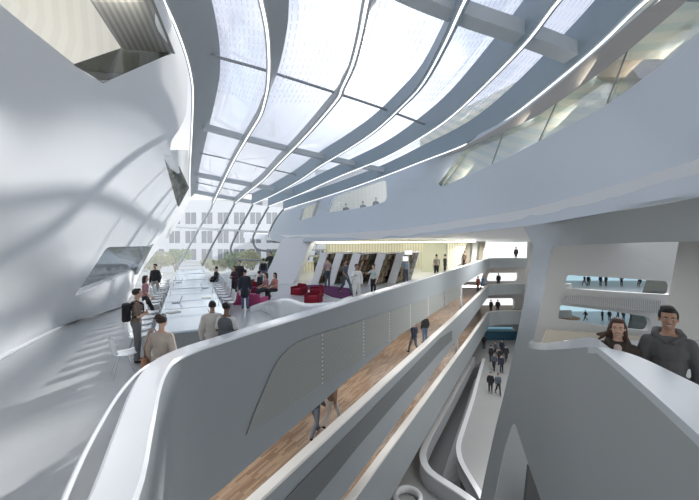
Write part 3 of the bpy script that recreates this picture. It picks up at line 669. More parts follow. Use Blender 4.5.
# the closed side of the hall behind the viewpoint
bk = noisy('rear_plaster', (.50, .51, .52), .02, .5, .6)
struct(slab('wall_back', [(-16, -7.4), (48, -7.4), (48, -7), (-16, -7)], -11, 16, bk))
struct(slab('ceiling_back', [(-16, -7), (48, -7), (48, 3.5), (-16, 3.5)], 11.6, 12, bk))
struct(slab('wall_right_back', [(48, -7), (48.4, -7), (48.4, 40), (48, 40)], -11, 12, bk))
struct(slab('wall_left_back', [(-16.4, -7), (-16, -7), (-16, 8), (-16.4, 8)], -11, 12, bk))
# ------------------------------------------------------------------ furniture of the reading hall
L0 = Vector((-4.42, 7.85, 0)); DL = Vector((-.4187, .9081, 0)); RL = Vector((.9081, .4187, 0)); AZ = math.atan2(-DL.x, DL.y)   # along the tables, across them
def tl(s, t, z=0): return L0+DL*s+RL*t+Vector((0, 0, z))
TW, TLN = 1.72, 2.85
def make_table(label):
    r = empty('reading_table', (0, 0, 0), AZ, label, 'table', 'long pale reading tables end to end')
    m = MB(); m.box(0, TW, 0, TLN, .70, .75, .012); m.build('tabletop', TABLE, r)
    for y in (.05, TLN-.12):
        m = MB(); m.box(.10, TW-.10, y, y+.06, 0, .70); m.build('end_panel', TBASE, r)
    m = MB(); m.box(TW/2-.03, TW/2+.03, .12, TLN-.12, .25, .70); m.build('modesty_panel', TBASE, r)
    m = MB(); m.tube([(.12, TLN-.06, .75), (.12, TLN-.06, .98), (TW-.12, TLN-.06, .98), (TW-.12, TLN-.06, .75)], .018, 6); m.build('lamp_bar', CHROME, r)
    return r
tlab = ['long pale blue reading table nearest the coping, woman with bun at its end', 'second reading table of the long row, past the first lamp bar', 'third reading table of the long row', 'fourth reading table of the long row', 'fifth reading table of the long row, one before the last', 'last reading table of the row, in front of the shrub trees']
t0 = make_table(tlab[0]); t0.location = tl(0, 0)
for k in range(1, 6): dup(t0, tl(k*(TLN+.06), 0), AZ, tlab[k])
def make_chair():
    r = empty('shell_chair', (0, 0, 0), 0, 'x', 'chair', 'white shell chairs along the reading tables')
    secs = []; prof = [(.21, .46), (.12, .435), (-.02, .43), (-.15, .45), (-.215, .52), (-.25, .66), (-.275, .82)]
    pr = spl(prof, 3); m = MB(); vs = []; n = len(pr); W = 9
    for i, (y, z) in enumerate(pr):
        f = i/(n-1); hw = .22+.02*math.sin(f*math.pi)-.05*max(0, f-.7)/.3
        for j in range(W):
            q = j/(W-1)*2-1; c = abs(q)**2.5
            vs.append(Vector((hw*q, y+(.07*c if f > .6 else 0), z+(.045*c if f < .75 else .02*c))))
    K = len(vs); bk = [v+Vector((0, -.008, -.014)) for v in vs]; g = lambda i, j: i*W+j
    fs = [(g(i, j), g(i, j+1), g(i+1, j+1), g(i+1, j)) for i in range(n-1) for j in range(W-1)]
    fs += [tuple(K+q for q in f) for f in fs]; rim = [g(0, j) for j in range(W)]+[g(i, W-1) for i in range(1, n)]+[g(n-1, j) for j in range(W-2, -1, -1)]+[g(i, 0) for i in range(n-2, 0, -1)]
    fs += [(rim[i], rim[(i+1) % len(rim)], K+rim[(i+1) % len(rim)], K+rim[i]) for i in range(len(rim))]
    m.add(vs+bk, fs); m.build('seat_shell', SHELL, r, True)
    for sx in (-1, 1):
        for sy in (-1, 1):
            m = MB(); m.tube([(sx*.09, sy*.08-.02, .43), (sx*.21, sy*.2-.02, .0)], .011, 6); m.build('leg', CHROME, r)
    return r
ch0 = make_chair(); first = True
def chair(loc, rz, label):
    global first
    if first: ch0.location = loc; ch0.rotation_euler = (0, 0, rz); ch0['label'] = label; first = False; return ch0
    return dup(ch0, loc, rz, label)
LSIDE = 'white shell chair in the row past the backpack man, white-wall side of the tables'
RSIDE = 'white shell chair on the library side of the reading tables'
chair(tl(-.25, -.5), AZ-math.pi/2+.25, 'white shell chair nearest the coping, in front of the man with the backpack')
chair(tl(1.2, -.42), AZ-math.pi/2, 'white shell chair just behind the man with the backpack')
for k in [q for q in range(2, 19) if q not in (6, 12)]: chair(tl(.75*k+.1*random.random()+.4, -.38-.1*random.random()), AZ-math.pi/2+random.uniform(-.15, .15), LSIDE)
for k in range(6, 18):
    if k not in (15,): chair(tl(.78*k+.3, TW+.36+.1*random.random()), AZ+math.pi/2+random.uniform(-.15, .15), RSIDE)
# things on the tables
def laptop(s, t, rz, label):
    r = empty('laptop', tl(s, t, .752), AZ+rz, label, 'laptop', None)
    m = MB(); m.box(-.16, .16, -.11, .11, 0, .018, .004); m.build('base', mat('laptop_grey', (.35, .36, .37), .35), r)
    m = MB(); m.add([(-.16, .11, .01), (.16, .11, .01), (.16, .20, .22), (-.16, .20, .22), (-.16, .122, .008), (.16, .122, .008), (.16, .212, .218), (-.16, .212, .218)], [(0, 1, 2, 3), (4, 7, 6, 5), (0, 4, 5, 1), (3, 2, 6, 7), (0, 3, 7, 4), (1, 5, 6, 2)]); m.build('lid', mat('laptop_lid', (.22, .23, .25), .3), r)
def obook(s, t, rz, label):
    m = MB()
    for sx in (-1, 1):
        m.add([(0, -.12, .012), (0, .12, .012), (sx*.16, .12, .022), (sx*.16, -.12, .022), (0, -.12, 0), (0, .12, 0), (sx*.165, .12, .004), (sx*.165, -.12, .004)], [(0, 1, 2, 3), (4, 7, 6, 5), (0, 4, 5, 1), (2, 6, 7, 3), (0, 3, 7, 4), (1, 5, 6, 2)])
    o = m.build('open_book', mat('page_paper', (.62, .60, .54), .7)); o.location = tl(s, t, .752); o.rotation_euler = (0, 0, AZ+rz); tag(o, label, 'book')
laptop(1.3, 1.42, math.pi/2, 'grey laptop by the pale standing pair, on the nearest table')
obook(2.3, .35, .4, 'open book on the nearest table by its far left corner')
laptop(4.0, .35, -math.pi/2, 'grey laptop on the second table, white-wall side')
obook(4.6, 1.35, -.3, 'open book on the second table, library side')
laptop(7.3, 1.4, math.pi/2, 'grey laptop on the third table, library side')
laptop(9.8, .3, -math.pi/2, 'grey laptop on the fourth table, white-wall side')
# lounge seats
def armchair_parts(r, col, dark):
    a = noisy('fabric_'+col[0], col[1], .1, 30, .85); b = noisy('fabric_'+dark[0], dark[1], .1, 30, .85)
    m = MB(); m.box(-.36, .36, -.32, .36, .0, .42, .05); m.sharp('seat', a, r)
    m = MB(); m.box(-.36, .36, -.40, -.24, .0, .74, .06); m.sharp('backrest', b, r)
    for s in (-1, 1):
        m = MB(); m.box(s*.42-.06, s*.42+.06, -.40, .36, .0, .56, .04); m.sharp('armrest', b, r)
RED, DRED, PINK, DPINK, MAR = ('red', (.30, .010, .03)), ('dark_red', (.20, .005, .02)), ('pink', (.60, .11, .25)), ('deep_pink', (.48, .07, .19)), ('maroon', (.16, .01, .05))
for (u, v, rz, c, c2, lab) in ((299, 294.5, 2.6, RED, DRED, 'red armchair closest to the slanted leg, facing the carpet'), (313.5, 302.5, 2.9, RED, DRED, 'red armchair nearest the parapet coping'), (316.5, 295.5, 1.9, RED, DRED, 'red armchair touching the purple carpet'), 
                             (233.5, 304, .2, PINK, DPINK, 'pink armchair beside the person in the dark coat and jeans'), (258, 306, -.4, PINK, DPINK, 'pink armchair next to the white flowing seat wall'),
                             (247.5, 289, 1.4, MAR, DRED, 'maroon armchair at the left of the white cafe table'), (255.5, 292.5, 2.9, MAR, DRED, 'maroon armchair right in front of the white cafe table')):
    p = PZ(u, v, 0); r = empty('lounge_armchair', p, rz, lab, 'armchair', None, .74); armchair_parts(r, c, c2)
p = PZ(255, 286, 0); r = empty('cafe_table', p, .3, 'white square cafe table between maroon armchairs near the end window', 'table')
m = MB(); m.box(-.6, .6, -.45, .45, .70, .74, .01); m.build('tabletop', COPE, r)
m = MB(); m.tube([(0, 0, 0), (0, 0, .70)], .04, 8); m.build('column', CHROME, r); m = MB(); m.tube([(0, 0, 0), (0, 0, .02)], .28, 20); m.build('foot', CHROME, r)
# translucent sculptural screen beside the tables
m = MB(); p = PZ(226.5, 292, 0); m.add([p+Vector(q)*.72 for q in ((-.9, 0, .75), (.2, -.5, .0), (1.0, .1, .25), (1.1, .5, 1.1), (.1, .6, 1.55), (-.7, .5, 1.2))], [(0, 1, 2), (0, 2, 3), (0, 3, 4), (0, 4, 5), (0, 5, 1), (5, 4, 3), (5, 3, 2), (5, 2, 1)])
o = m.build('faceted_glass_sculpture', GL_CLEAR); tag(o, 'pale faceted glass sculpture standing between the tables and the pink armchairs', 'sculpture')
# bookcases
SH = mat('shelf_white', (.86, .87, .88), .4); SHB = mat('shelf_back', (.20, .18, .14), .7)
BA = math.atan2(.8, .6); LD = Vector((.50, .866, 0)); WD = Vector((-.866, .5, 0)); SX = Vector((.62, 0, 0))  # length, thickness, lean over full height
BH, BLN, BW = 1.95, 3.0, .55
books = []
bcols = [(.20, .12, .07), (.28, .20, .12), (.42, .35, .24), (.10, .085, .075), (.20, .08, .05), (.35, .28, .18), (.13, .15, .11), (.50, .45, .34)]
bmats = [mat('book_cloth_%d' % i, c, .7) for i, c in enumerate(bcols)]
bmesh_ = []
for i in range(8):
    m = MB(); h = .25+.03*(i % 3); t = .10+.014*(i % 4); m.box(0, t, 0, .2, 0, h, .012); m.v = [Vector((q.x+.159*q.z, q.y-.2754*q.z, q.z)) for q in m.v]; me = meshdata('book', m.v, m.f); me.materials.append(bmats[i]); bmesh_.append((me, t, h))
def shear(z): return SX*(z/BH)
blabs = ['bookcase nearest the slanted leg, its white end leaning back', 'second leaning bookcase, behind the man standing on the purple carpet', 'third leaning bookcase, just behind the people in white', 'fourth leaning bookcase, behind the seated woman in white', 'last leaning bookcase beside the person in blue']
for bi, (u, v) in enumerate(((318, 283.5), (333.5, 284.5), (350.5, 286), (375.5, 285), (395, 283.5))):
    o0 = PZ(u, v, 0); r = empty('bookcase', o0, 0, blabs[bi], 'bookcase', 'leaning white bookcases')
    def bx(a0, a1, w0, w1, z0, z1):
        m = MB(); vs = [LD*a+WD*w+Vector((0, 0, z))+shear(z) for a in (a0, a1) for w in (w0, w1) for z in (z0, z1)]
        m.add(vs, [(0, 1, 3, 2), (4, 6, 7, 5), (0, 4, 5, 1), (2, 3, 7, 6), (0, 2, 6, 4), (1, 5, 7, 3)]); return m
    bx(0, .06, 0, BW, 0, BH).build('end_panel', SH, r); bx(BLN-.06, BLN, 0, BW, 0, BH).build('end_panel', SH, r)
    bx(.06, BLN-.06, BW/2-.01, BW/2+.01, 0, BH).build('divider', SHB, r)
    for k in range(6): bx(.06, BLN-.06, .01, BW-.01, .04+k*.37, .07+k*.37).build('shelf', SHB if k < 5 else SH, r)
    for k in range(5):
        z = .07+k*.37; a = .12; cnt = 0
        while a < BLN-.22 and cnt < 11:
            me, t, h = bmesh_[random.randrange(8)]
            o = bpy.data.objects.new('book', me); C.objects.link(o); q = o0+LD*a+WD*.03+Vector((0, 0, z+.003))+shear(z+.003)
            o.location = q; o.rotation_euler = (0, 0, math.atan2(LD.y, LD.x))
            tag(o, 'book standing on a shelf of the '+['bookcase nearest the slanted leg', 'second leaning bookcase', 'third leaning bookcase', 'fourth leaning bookcase', 'last leaning bookcase, beside the person in blue'][bi], 'book', ['books in the bookcase nearest the leg', 'books in the second bookcase', 'books in the third bookcase', 'books in the fourth bookcase', 'books in the last bookcase'][bi]); cnt += 1; a += t+random.choice((.006, .01, .02, .16)) 
# two bright display screens
for (u, v, w_, h_, lab) in ((408.5, 252.5, .46, .26, 'upper white display sign above the last bookcase'), (405.5, 258.8, .32, .28, 'lower white display sign by the last bookcase')):
    p = P(u, v, 21.0); m = MB(); m.box(-w_/2, w_/2, 0, .04, -h_/2, h_/2); o = m.build('display_sign', mat('white_screen', (.95, .97, 1), .3, emit=.6)); o.location = p; tag(o, lab, 'sign')
p = P(407, 250, 21.04); m = MB(); m.tube([(p.x+.1, p.y+.02, 0), (p.x+.1, p.y+.02, p.z)], .03, 8); tag(m.build('sign_post', GREYW, None, True), 'thin post carrying the two white display signs', 'post')
# ------------------------------------------------------------------ people
SKINS = [mat('skin_light', (.62, .40, .30), .55), mat('skin_tan', (.42, .25, .17), .55), mat('skin_brown', (.20, .11, .07), .55)]
HAIRS = {k: noisy('hair_'+k, c, .3, 40, .6) for k, c in dict(black=(.012, .01, .01), brown=(.07, .035, .02), dark=(.03, .018, .012)).items()}
CL = {}
def cloth(name, col):
    if name not in CL: CL[name] = noisy('cloth_'+name, col, .12, 14, .85, bump=.15)
    return CL[name]
def V(*a): return Vector(a)
BASE = dict(pel=V(0, 0, .95), che=V(0, 0, 1.32), neck=V(0, .0, 1.47), head=V(0, .015, 1.63))
def pose(kind):
    J = dict(BASE)
    for s, n in ((-1, 'l'), (1, 'r')):
        J['hip'+n] = V(s*.09, 0, .92); J['kne'+n] = V(s*.10, .02, .50); J['ank'+n] = V(s*.10, 0, .09); J['toe'+n] = V(s*.115, .15, .035)
        J['sho'+n] = V(s*.175, 0, 1.40); J['elb'+n] = V(s*.235, -.03, 1.12); J['wri'+n] = V(s*.225, .05, .88); J['han'+n] = V(s*.215, .08, .80)
    if kind in ('walk', 'walk2'):
        s = 1 if kind == 'walk' else -1; a, b = ('l', 'r') if s > 0 else ('r', 'l')
        J['kne'+a] = V(-s*.10, .20, .52); J['ank'+a] = V(-s*.10, .30, .11); J['toe'+a] = V(-s*.11, .44, .07)
        J['kne'+b] = V(s*.10, -.04, .50); J['ank'+b] = V(s*.10, -.34, .17); J['toe'+b] = V(s*.11, -.23, .04)
        J['elb'+a] = V(-s*.23, -.13, 1.14); J['wri'+a] = V(-s*.22, -.12, .90); J['han'+a] = V(-s*.215, -.10, .82)
        J['elb'+b] = V(s*.23, .05, 1.13); J['wri'+b] = V(s*.21, .22, .95); J['han'+b] = V(s*.20, .28, .90)
    if kind == 'sit':
        D = V(0, 0, -.43)
        for k in ('pel', 'che', 'neck', 'head'): J[k] = J[k]+D
        for s, n in ((-1, 'l'), (1, 'r')):
            J['hip'+n] = V(s*.09, .02, .50); J['kne'+n] = V(s*.11, .42, .50); J['ank'+n] = V(s*.11, .40, .09); J['toe'+n] = V(s*.12, .55, .035)
            J['sho'+n] = J['sho'+n]+D; J['elb'+n] = V(s*.23, .06, .72); J['wri'+n] = V(s*.14, .28, .66); J['han'+n] = V(s*.11, .35, .63)
    if kind == 'reach':
        J['elbr'] = V(.27, .16, 1.22); J['wrir'] = V(.20, .40, 1.28); J['hanr'] = V(.18, .48, 1.30)
    if kind == 'fold':
        for s, n in ((-1, 'l'), (1, 'r')): J['elb'+n] = V(s*.23, .03, 1.12); J['wri'+n] = V(s*.05, .22, 1.16); J['han'+n] = V(-s*.03, .22, 1.18)
    if kind == 'phone':
        J['elbr'] = V(.27, .10, 1.16); J['wrir'] = V(.13, .14, 1.40); J['hanr'] = V(.11, .10, 1.52)
    return J
CACHE = {}
def remesh(name, mb, vox, smooth=3):
    me = meshdata(name, mb.v, mb.f); o = bpy.data.objects.new('tmp', me); C.objects.link(o)
    r = o.modifiers.new('r', 'REMESH'); r.mode = 'VOXEL'; r.voxel_size = vox; r.use_smooth_shade = True
    if smooth: s = o.modifiers.new('s', 'SMOOTH'); s.iterations = smooth; s.factor = .5
    dg = bpy.context.evaluated_depsgraph_get(); out = bpy.data.meshes.new_from_object(o.evaluated_get(dg)); out.name = name
    bpy.data.objects.remove(o); bpy.data.meshes.remove(me)
    out.polygons.foreach_set('use_smooth', [True]*len(out.polygons)); out.materials.clear(); return out
def hand(mb, w, h, s, curl=.5, r=.0085):
    """palm with five separate fingers, from wrist w towards h; s the side of the body"""
    d = (h-w).normalized(); side = Vector((0, 1, 0)) if abs(d.z) > .5 else Vector((-s, 0, 0)); side = (side-d*side.dot(d)).normalized(); pn = d.cross(side)*(-s)
    mb.caps(w, w+d*.05, .026, .022)
    for k in range(-1, 2): mb.caps(w+d*.03+side*.018*k, w+d*.095+side*.022*k, .016, .014)
    for k, L in enumerate((.068, .078, .072, .056)):
        b = w+d*.095+side*(.031-.021*k); a1 = b+d*L*.42; d2 = (d+pn*-.45*curl).normalized(); a2 = a1+d2*L*.32; d3 = (d+pn*-1.0*curl).normalized(); a3 = a2+d3*L*.26
        mb.caps(b-d*.01, a1, r*1.08, r); mb.caps(a1, a2, r, r*.93); mb.caps(a2, a3, r*.93, r*.8)
    t0 = w+d*.03+side*.028; t1 = t0+(d*.6+side*.75-pn*.25).normalized()*.042; t2 = t1+(d*.95+side*.2-pn*.3).normalized()*.034
    mb.caps(t0, t1, r*1.5, r*1.15); mb.caps(t1, t2, r*1.15, r*.9)
def body_mesh(kind, fem, hi):
    key = ('body', kind, fem, hi)
    if key in CACHE: return CACHE[key]
    J = pose(kind); k = .92 if fem else 1.0; m = MB(); hd = J['head']
    m.ball(hd+V(0, -.012, .028), (.074, .092, .088)); m.ball(hd+V(0, .022, -.035), (.058, .066, .075)); m.caps(hd+V(0, .048, -.085), hd+V(0, .05, -.087), .026, .024)
    m.caps(hd+V(0, .088, .012), hd+V(0, .104, -.022), .010, .015)
    for s in (-1, 1):
        m.ball(hd+V(s*.076, -.004, -.008), (.010, .018, .030)); m.ball(hd+V(s*.038, .062, -.025), (.022, .02, .02))
        m.ball(hd+V(s*.030, .070, .030), (.022, .014, .010))
    m.caps(J['neck']-V(0, .005, .03), hd+V(0, -.01, -.06), .056*k, .052*k)
    m.ball((J['che']+J['neck'])/2+V(0, 0, -.01), (.155*k, .095, .10)); m.ball(J['che']-V(0, 0, .02), (.145*k, .11, .17)); m.ball((J['pel']+J['che'])/2, (.125*k, .095, .17)); m.ball(J['pel']+V(0, -.01, 0), (.15, .105, .13))
    for n in 'lr':
        s = -1 if n == 'l' else 1; sh = J['sho'+n]-V(s*.02, 0, .03); sh.x *= k
        m.caps(J['neck']-V(0, 0, .06), sh, .045, .045*k); m.caps(sh, J['elb'+n], .052*k, .040*k); m.caps(J['elb'+n], J['wri'+n], .040*k, .026*k)
        m.caps(J['hip'+n], J['kne'+n], .088, .056); m.caps(J['kne'+n], J['ank'+n], .055, .036); m.caps(J['ank'+n], J['toe'+n], .038, .03)
    out = remesh('body', m, .0085 if hi else .022, 3 if hi else 2)
    h = MB()
    for n in 'lr': hand(h, J['wri'+n], J['han'+n], -1 if n == 'l' else 1)
    bm = bmesh.new(); bm.from_mesh(out); off = [bm.verts.new(v) for v in h.v]
    for f in h.f: nf = bm.faces.new([off[i] for i in f]); nf.smooth = True
    bm.to_mesh(out); bm.free(); CACHE[key] = out; return out
def s_(n): return -1 if n == 'l' else 1
def garment(kind, fem, part, hi):
    key = (part, kind, fem, hi)
    if key in CACHE: return CACHE[key]
    J = pose(kind); k = .92 if fem else 1.0; m = MB(); g = .014
    if part in ('shirt', 'sweater', 'jacket', 'coat'):
        e = {'shirt': .012, 'sweater': .02, 'jacket': .03, 'coat': .032}[part]
        m.ball((J['che']+J['neck'])/2-V(0, 0, .02), (.155*k+e, .095+e, .09+e*.6)); m.ball(J['che']-V(0, 0, .02), (.148*k+e, .112+e, .17)); m.ball((J['pel']+J['che'])/2, (.132*k+e, .10+e, .18)); m.ball(J['pel']+V(0, -.01, .03), (.152+e, .108+e, .12))
        for n in 'lr':
            sh = J['sho'+n].copy(); sh.x *= k; m.caps(J['neck']-V(0, 0, .065), sh-V(s_(n)*.02, 0, .028), .045+e, .048*k+e)
            if part == 'shirt': m.caps(sh-V(s_(n)*.015, 0, .028), sh.lerp(J['elb'+n], .75), .053*k+e, .05*k+e)
            else: m.caps(sh-V(s_(n)*.015, 0, .028), J['elb'+n], .052*k+e, .042*k+e); m.caps(J['elb'+n], J['wri'+n].lerp(J['elb'+n], .08), .044*k+e, .033*k+e*.7)
        if part == 'coat' and kind != 'sit': m.caps(J['pel'], J['pel']-V(0, 0, .28), .16, .19)
    if part in ('trousers', 'jeans'):
        m.ball(J['pel']+V(0, -.01, -.01), (.152+g, .107+g, .12))
        for n in 'lr': m.caps(J['hip'+n], J['kne'+n], .088+g, .058+g); m.caps(J['kne'+n], J['ank'+n]+V(0, 0, .02), .057+g, .045+g)
    if part == 'skirt':
        m.ball(J['pel'], (.165, .12, .12))
        if kind == 'sit':
            m.caps(J['pel']+V(0, .05, 0), (J['knel']+J['kner'])/2, .15, .14)
        else: m.caps(J['pel'], J['pel']-V(0, -.02, .38), .15, .18)
    if part == 'shoe':
        for n in 'lr': a = J['ank'+n]; t = J['toe'+n]; m.caps(a-V(0, .02, .03), t, .045, .038); m.caps(a, a-V(0, .02, .03), .042, .045)
    out = remesh(part, m, .013 if hi else .024, 4 if hi else 2); CACHE[key] = out; return out
def hairmesh(kind, style, hi):
    key = ('hair', kind, style, hi)
    if key in CACHE: return CACHE[key]
    hd = pose(kind)['head']; m = MB()
    m.ball(hd+V(0, -.030, .045), (.084, .092, .085)); m.ball(hd+V(0, .022, .094), (.062, .056, .034))
    for s in (-1, 1): m.ball(hd+V(s*.066, -.018, .03), (.02, .05, .05))
    if style == 'bun': m.ball(hd+V(0, -.115, .105), .056)
    if style in ('long', 'pony', 'wind'): m.caps(hd+V(0, -.06, .02), hd+V(0, -.085, -.16), .07 if style != 'pony' else .03, .045)
    if style == 'long':
        for s in (-1, 1): m.caps(hd+V(s*.07, -.02, .02), hd+V(s*.075, -.02, -.15), .03, .025)
    if style == 'wind':
        m.caps(hd+V(.06, -.03, .02), hd+V(.09, -.04, -.10), .034, .034); m.caps(hd+V(.09, -.04, -.09), hd+V(.20, -.05, -.12), .036, .02)
        m.caps(hd+V(.08, -.03, -.06), hd+V(.19, -.01, -.17), .03, .014); m.caps(hd+V(-.07, -.02, .02), hd+V(-.085, -.02, -.14), .026, .022); m.caps(hd+V(.03, .03, .105), hd+V(.078, .02, .0), .02, .02)
    if style == 'quiff': m.ball(hd+V(0, .055, .10), (.058, .035, .028)); m.ball(hd+V(.01, .0, .115), (.062, .07, .03))
    out = remesh('hair', m, .009 if hi else .018, 2 if hi else 1); CACHE[key] = out; return out
def person(loc, rz, h, kind, label, top, bottom, hair='short', hcol='black', skin=0, fem=False, hi=False, group=None, shoes=(.03, .03, .03), face=False):
    """top/bottom: (garment, cloth name, colour)"""
    r = empty('person', loc, rz, label, 'person', group, h/1.75)
    def part(me, name, m):
        me = me.copy(); me.materials.clear(); me.materials.append(m); o = bpy.data.objects.new(name, me); C.objects.link(o); o.parent = r; return o
    part(body_mesh(kind, fem, hi), 'body', SKINS[skin])
    part(garment(kind, fem, top[0], hi), top[0], cloth(top[1], top[2])); part(garment(kind, fem, bottom[0], hi), bottom[0], cloth(bottom[1], bottom[2]))
    part(garment(kind, fem, 'shoe', hi), 'shoes', cloth('shoe_dark', shoes)); part(hairmesh(kind, hair, hi), 'hair', HAIRS[hcol])
    if face:
        hd = pose(kind)['head']; ew = mat('eye_white', (.75, .74, .72), .2); ei = mat('iris_dark', (.05, .03, .02), .2); lip = mat('lip', (.36, .17, .14), .5); te = mat('teeth', (.85, .84, .80), .3)
        for s in (-1, 1):
            m = MB(); m.ball(hd+V(s*.030, .0775, .006), (.0125, .008, .0062)); e = m.build('eye', ew, r, True)
            m = MB(); m.ball(hd+V(s*.030, .0845, .006), (.0055, .003, .0055)); m.build('iris', ei, e, True)
            m = MB(); m.tube([hd+V(s*.014, .089, .024), hd+V(s*.030, .0895, .030), hd+V(s*.047, .080, .024)], [.003, .0042, .002], 6); m.build('eyebrow', HAIRS[hcol], r, True)
        m = MB()
        for z, o in ((-.0455, .0), (-.062, .0)): m.tube([hd+V(-.027, .076, -.046), hd+V(-.014, .089, z-.003), hd+V(0, .0935, z-.004), hd+V(.014, .089, z-.003), hd+V(.027, .076, -.046)], [.0015, .0038, .0045, .0038, .0015], 6)
        mo = m.build('mouth', lip, r, True); m = MB(); m.ball(hd+V(0, .0855, -.0565), (.019, .006, .0062)); m.build('teeth', te, mo, True)
    return r
def backpack(r, name, col):
    m = MB(); m.box(-.15, .15, -.30, -.12, 1.0, 1.42, .05); b = m.sharp('backpack_bag', cloth(name, col))
    b.name = 'backpack'; b.parent = None
    for s in (-1, 1):
        q = MB(); q.tube([(s*.10, -.13, 1.38), (s*.10, -.02, 1.475), (s*.115, .125, 1.38), (s*.12, .135, 1.22), (s*.14, -.08, 1.08)], .017, 6); o = q.build('strap', cloth(name, col), b, True)
    b.location = r.location; b.rotation_euler = r.rotation_euler; b.scale = r.scale; return b
W, G, K_, N_ = (.72, .72, .70), (.22, .23, .24), (.03, .03, .035), (.05, .07, .12)
TR = lambda n, c, g='trousers': (g, n, c)
# --- the couple on the landing
def at(u, v_head, d, H):          # head top seen at v: floor height under the feet
    p = P(u, v_head, d); return Vector((p.x, p.y, p.z-H))
mn = person((3.37, 3.70, .42), 2.50, 1.75, 'stand', 'smiling dark-haired man in a dark grey hooded sweater behind the broad stair parapet', ('sweater', 'charcoal_knit', (.105, .105, .107)), TR('dark_denim', (.04, .045, .06)), 'quiff', 'black', 1, False, True, face=True)
m = MB()
m.caps(V(-.11, .02, 1.455), V(-.085, -.09, 1.475), .035, .045); m.caps(V(-.085, -.09, 1.475), V(.085, -.09, 1.475), .045, .045); m.caps(V(.085, -.09, 1.475), V(.11, .02, 1.455), .045, .035); m.caps(V(.11, .02, 1.455), V(.03, .11, 1.40), .033, .024); m.caps(V(-.11, .02, 1.455), V(-.03, .11, 1.40), .033, .024)
o = link('hood', remesh('hood', m, .010, 3), cloth('charcoal_knit', None), mn)
wn = person((3.01, 3.93, .42), 2.50, 1.58, 'stand', 'smiling brown-haired woman in a dark brown jacket beside the tall man', ('jacket', 'dark_brown', (.060, .046, .038)), TR('dark_denim', None), 'wind', 'brown', 0, True, True, face=True)
m = MB(); m.caps(V(-.10, .05, 1.46), V(-.05, .12, 1.30), .035, .025); m.caps(V(.10, .05, 1.46), V(.05, .12, 1.30), .035, .025); m.caps(V(-.10, .05, 1.46), V(-.08, -.08, 1.48), .035, .04); m.caps(V(-.08, -.08, 1.48), V(.08, -.08, 1.48), .04, .04); m.caps(V(.08, -.08, 1.48), V(.10, .05, 1.46), .04, .035)
link('collar', remesh('collar', m, .010, 3), cloth('dark_brown', None), wn)
m = MB(); m.caps(V(0, .085, 1.40), V(0, .115, 1.26), .05, .04); link('top', remesh('top', m, .01, 2), cloth('pale_pink', (.70, .58, .54)), wn)
# --- hall
a = person((-3.07, 5.72, 0), -.05, 1.65, 'stand', 'woman with dark hair in a bun and beige top, seen from behind', ('sweater', 'beige_knit', (.50, .43, .38)), TR('brown_skirt', (.15, .10, .08), 'skirt'), 'bun', 'dark', 0, True, True)
m = MB(); m.caps(V(-.27, -.06, .99), V(-.23, -.10, .80), .05, .085); m.caps(V(-.23, -.10, .80), V(-.27, .02, .78), .08, .08)
b = link('shoulder_bag', remesh('shoulder_bag', m, .014, 3), cloth('tan_leather', (.42, .22, .13))); b.location = a.location; b.rotation_euler = a.rotation_euler; b.scale = a.scale; tag(b, 'tan shoulder bag on the back of the woman with the bun', 'bag')
m = MB(); m.tube([(-.26, -.07, 1.03), (-.22, -.135, 1.2), (-.165, -.08, 1.475), (-.13, .0, 1.50), (-.17, .12, 1.40), (-.26, .02, 1.03)], .011, 6); m.build('strap', cloth('tan_leather', None), b, True)
a = person(tl(.50, -.36), AZ-1.4, 1.72, 'fold', 'man in a striped brown T-shirt standing by the nearest chairs with a black backpack', ('shirt', 'striped_brown', (.20, .15, .12)), TR('grey_trousers', (.16, .16, .17)), 'short', 'dark', 0, False, True)
b = backpack(a, 'black_nylon', (.015, .015, .018)); tag(b, 'black backpack worn by the man in the striped T-shirt', 'backpack')
person(tl(5.0, -.62), AZ-1.6, 1.60, 'walk', 'woman in a pink top and black trousers walking between wall and tables', ('shirt', 'rose_top', (.42, .20, .22)), TR('black_trousers', K_), 'long', 'dark', 0, True)
person(tl(9.55, -.66), AZ+2.6, 1.70, 'stand', 'man in a black jacket and light trousers far along the white wall', ('jacket', 'black_jacket', K_), TR('stone_trousers', (.45, .43, .40)), 'short', 'black', 0)
a1 = PZ(214.5, 372, 0)
person(V(-2.88, 7.35, 0), .35, 1.58, 'stand', 'person with black hair in a long white shirt near the coping', ('coat', 'white_shirt', (.62, .60, .57)), TR('stone_trousers', None), 'short', 'black', 1, False, True)
person(V(-2.50, 7.10, 0), -.15, 1.60, 'fold', 'person in a grey vest over a white T-shirt by the coping', ('shirt', 'white_tee', W), TR('grey_trousers', None), 'short', 'black', 2, False, True)
m = MB(); m.ball(V(0, 0, 1.28), (.195, .155, .19)); m.ball(V(0, 0, 1.08), (.185, .14, .2))
o = link('vest', remesh('vest', m, .015, 3), cloth('grey_vest', (.12, .135, .15))); o.parent = [q for q in C.objects if q.name.startswith('person')][-1]
def hallp(u, vf, rz, H, kind, lab, top, bot, **k): p = PZ(u, vf, 0); return person(p, rz, H, kind, lab, top, bot, **k)
hallp(234.5, 299, 2.6, 1.58, 'fold', 'woman in a dark jacket with pink face turned, left of the standing group', ('jacket', 'plum_jacket', (.06, .03, .05)), TR('black_trousers', None), hair='long', hcol='brown', fem=True)
hallp(245, 309, .15, 1.62, 'stand', 'person in a black coat and blue jeans with back turned by the pink armchair', ('coat', 'black_coat', (.025, .03, .045)), TR('blue_jeans', (.14, .20, .32), 'jeans'), hair='short', hcol='black')
hallp(240, 291, 2.9, 1.66, 'stand', 'person in black directly behind the pair near the pink armchair', ('jacket', 'black_jacket', None), TR('black_trousers', None))
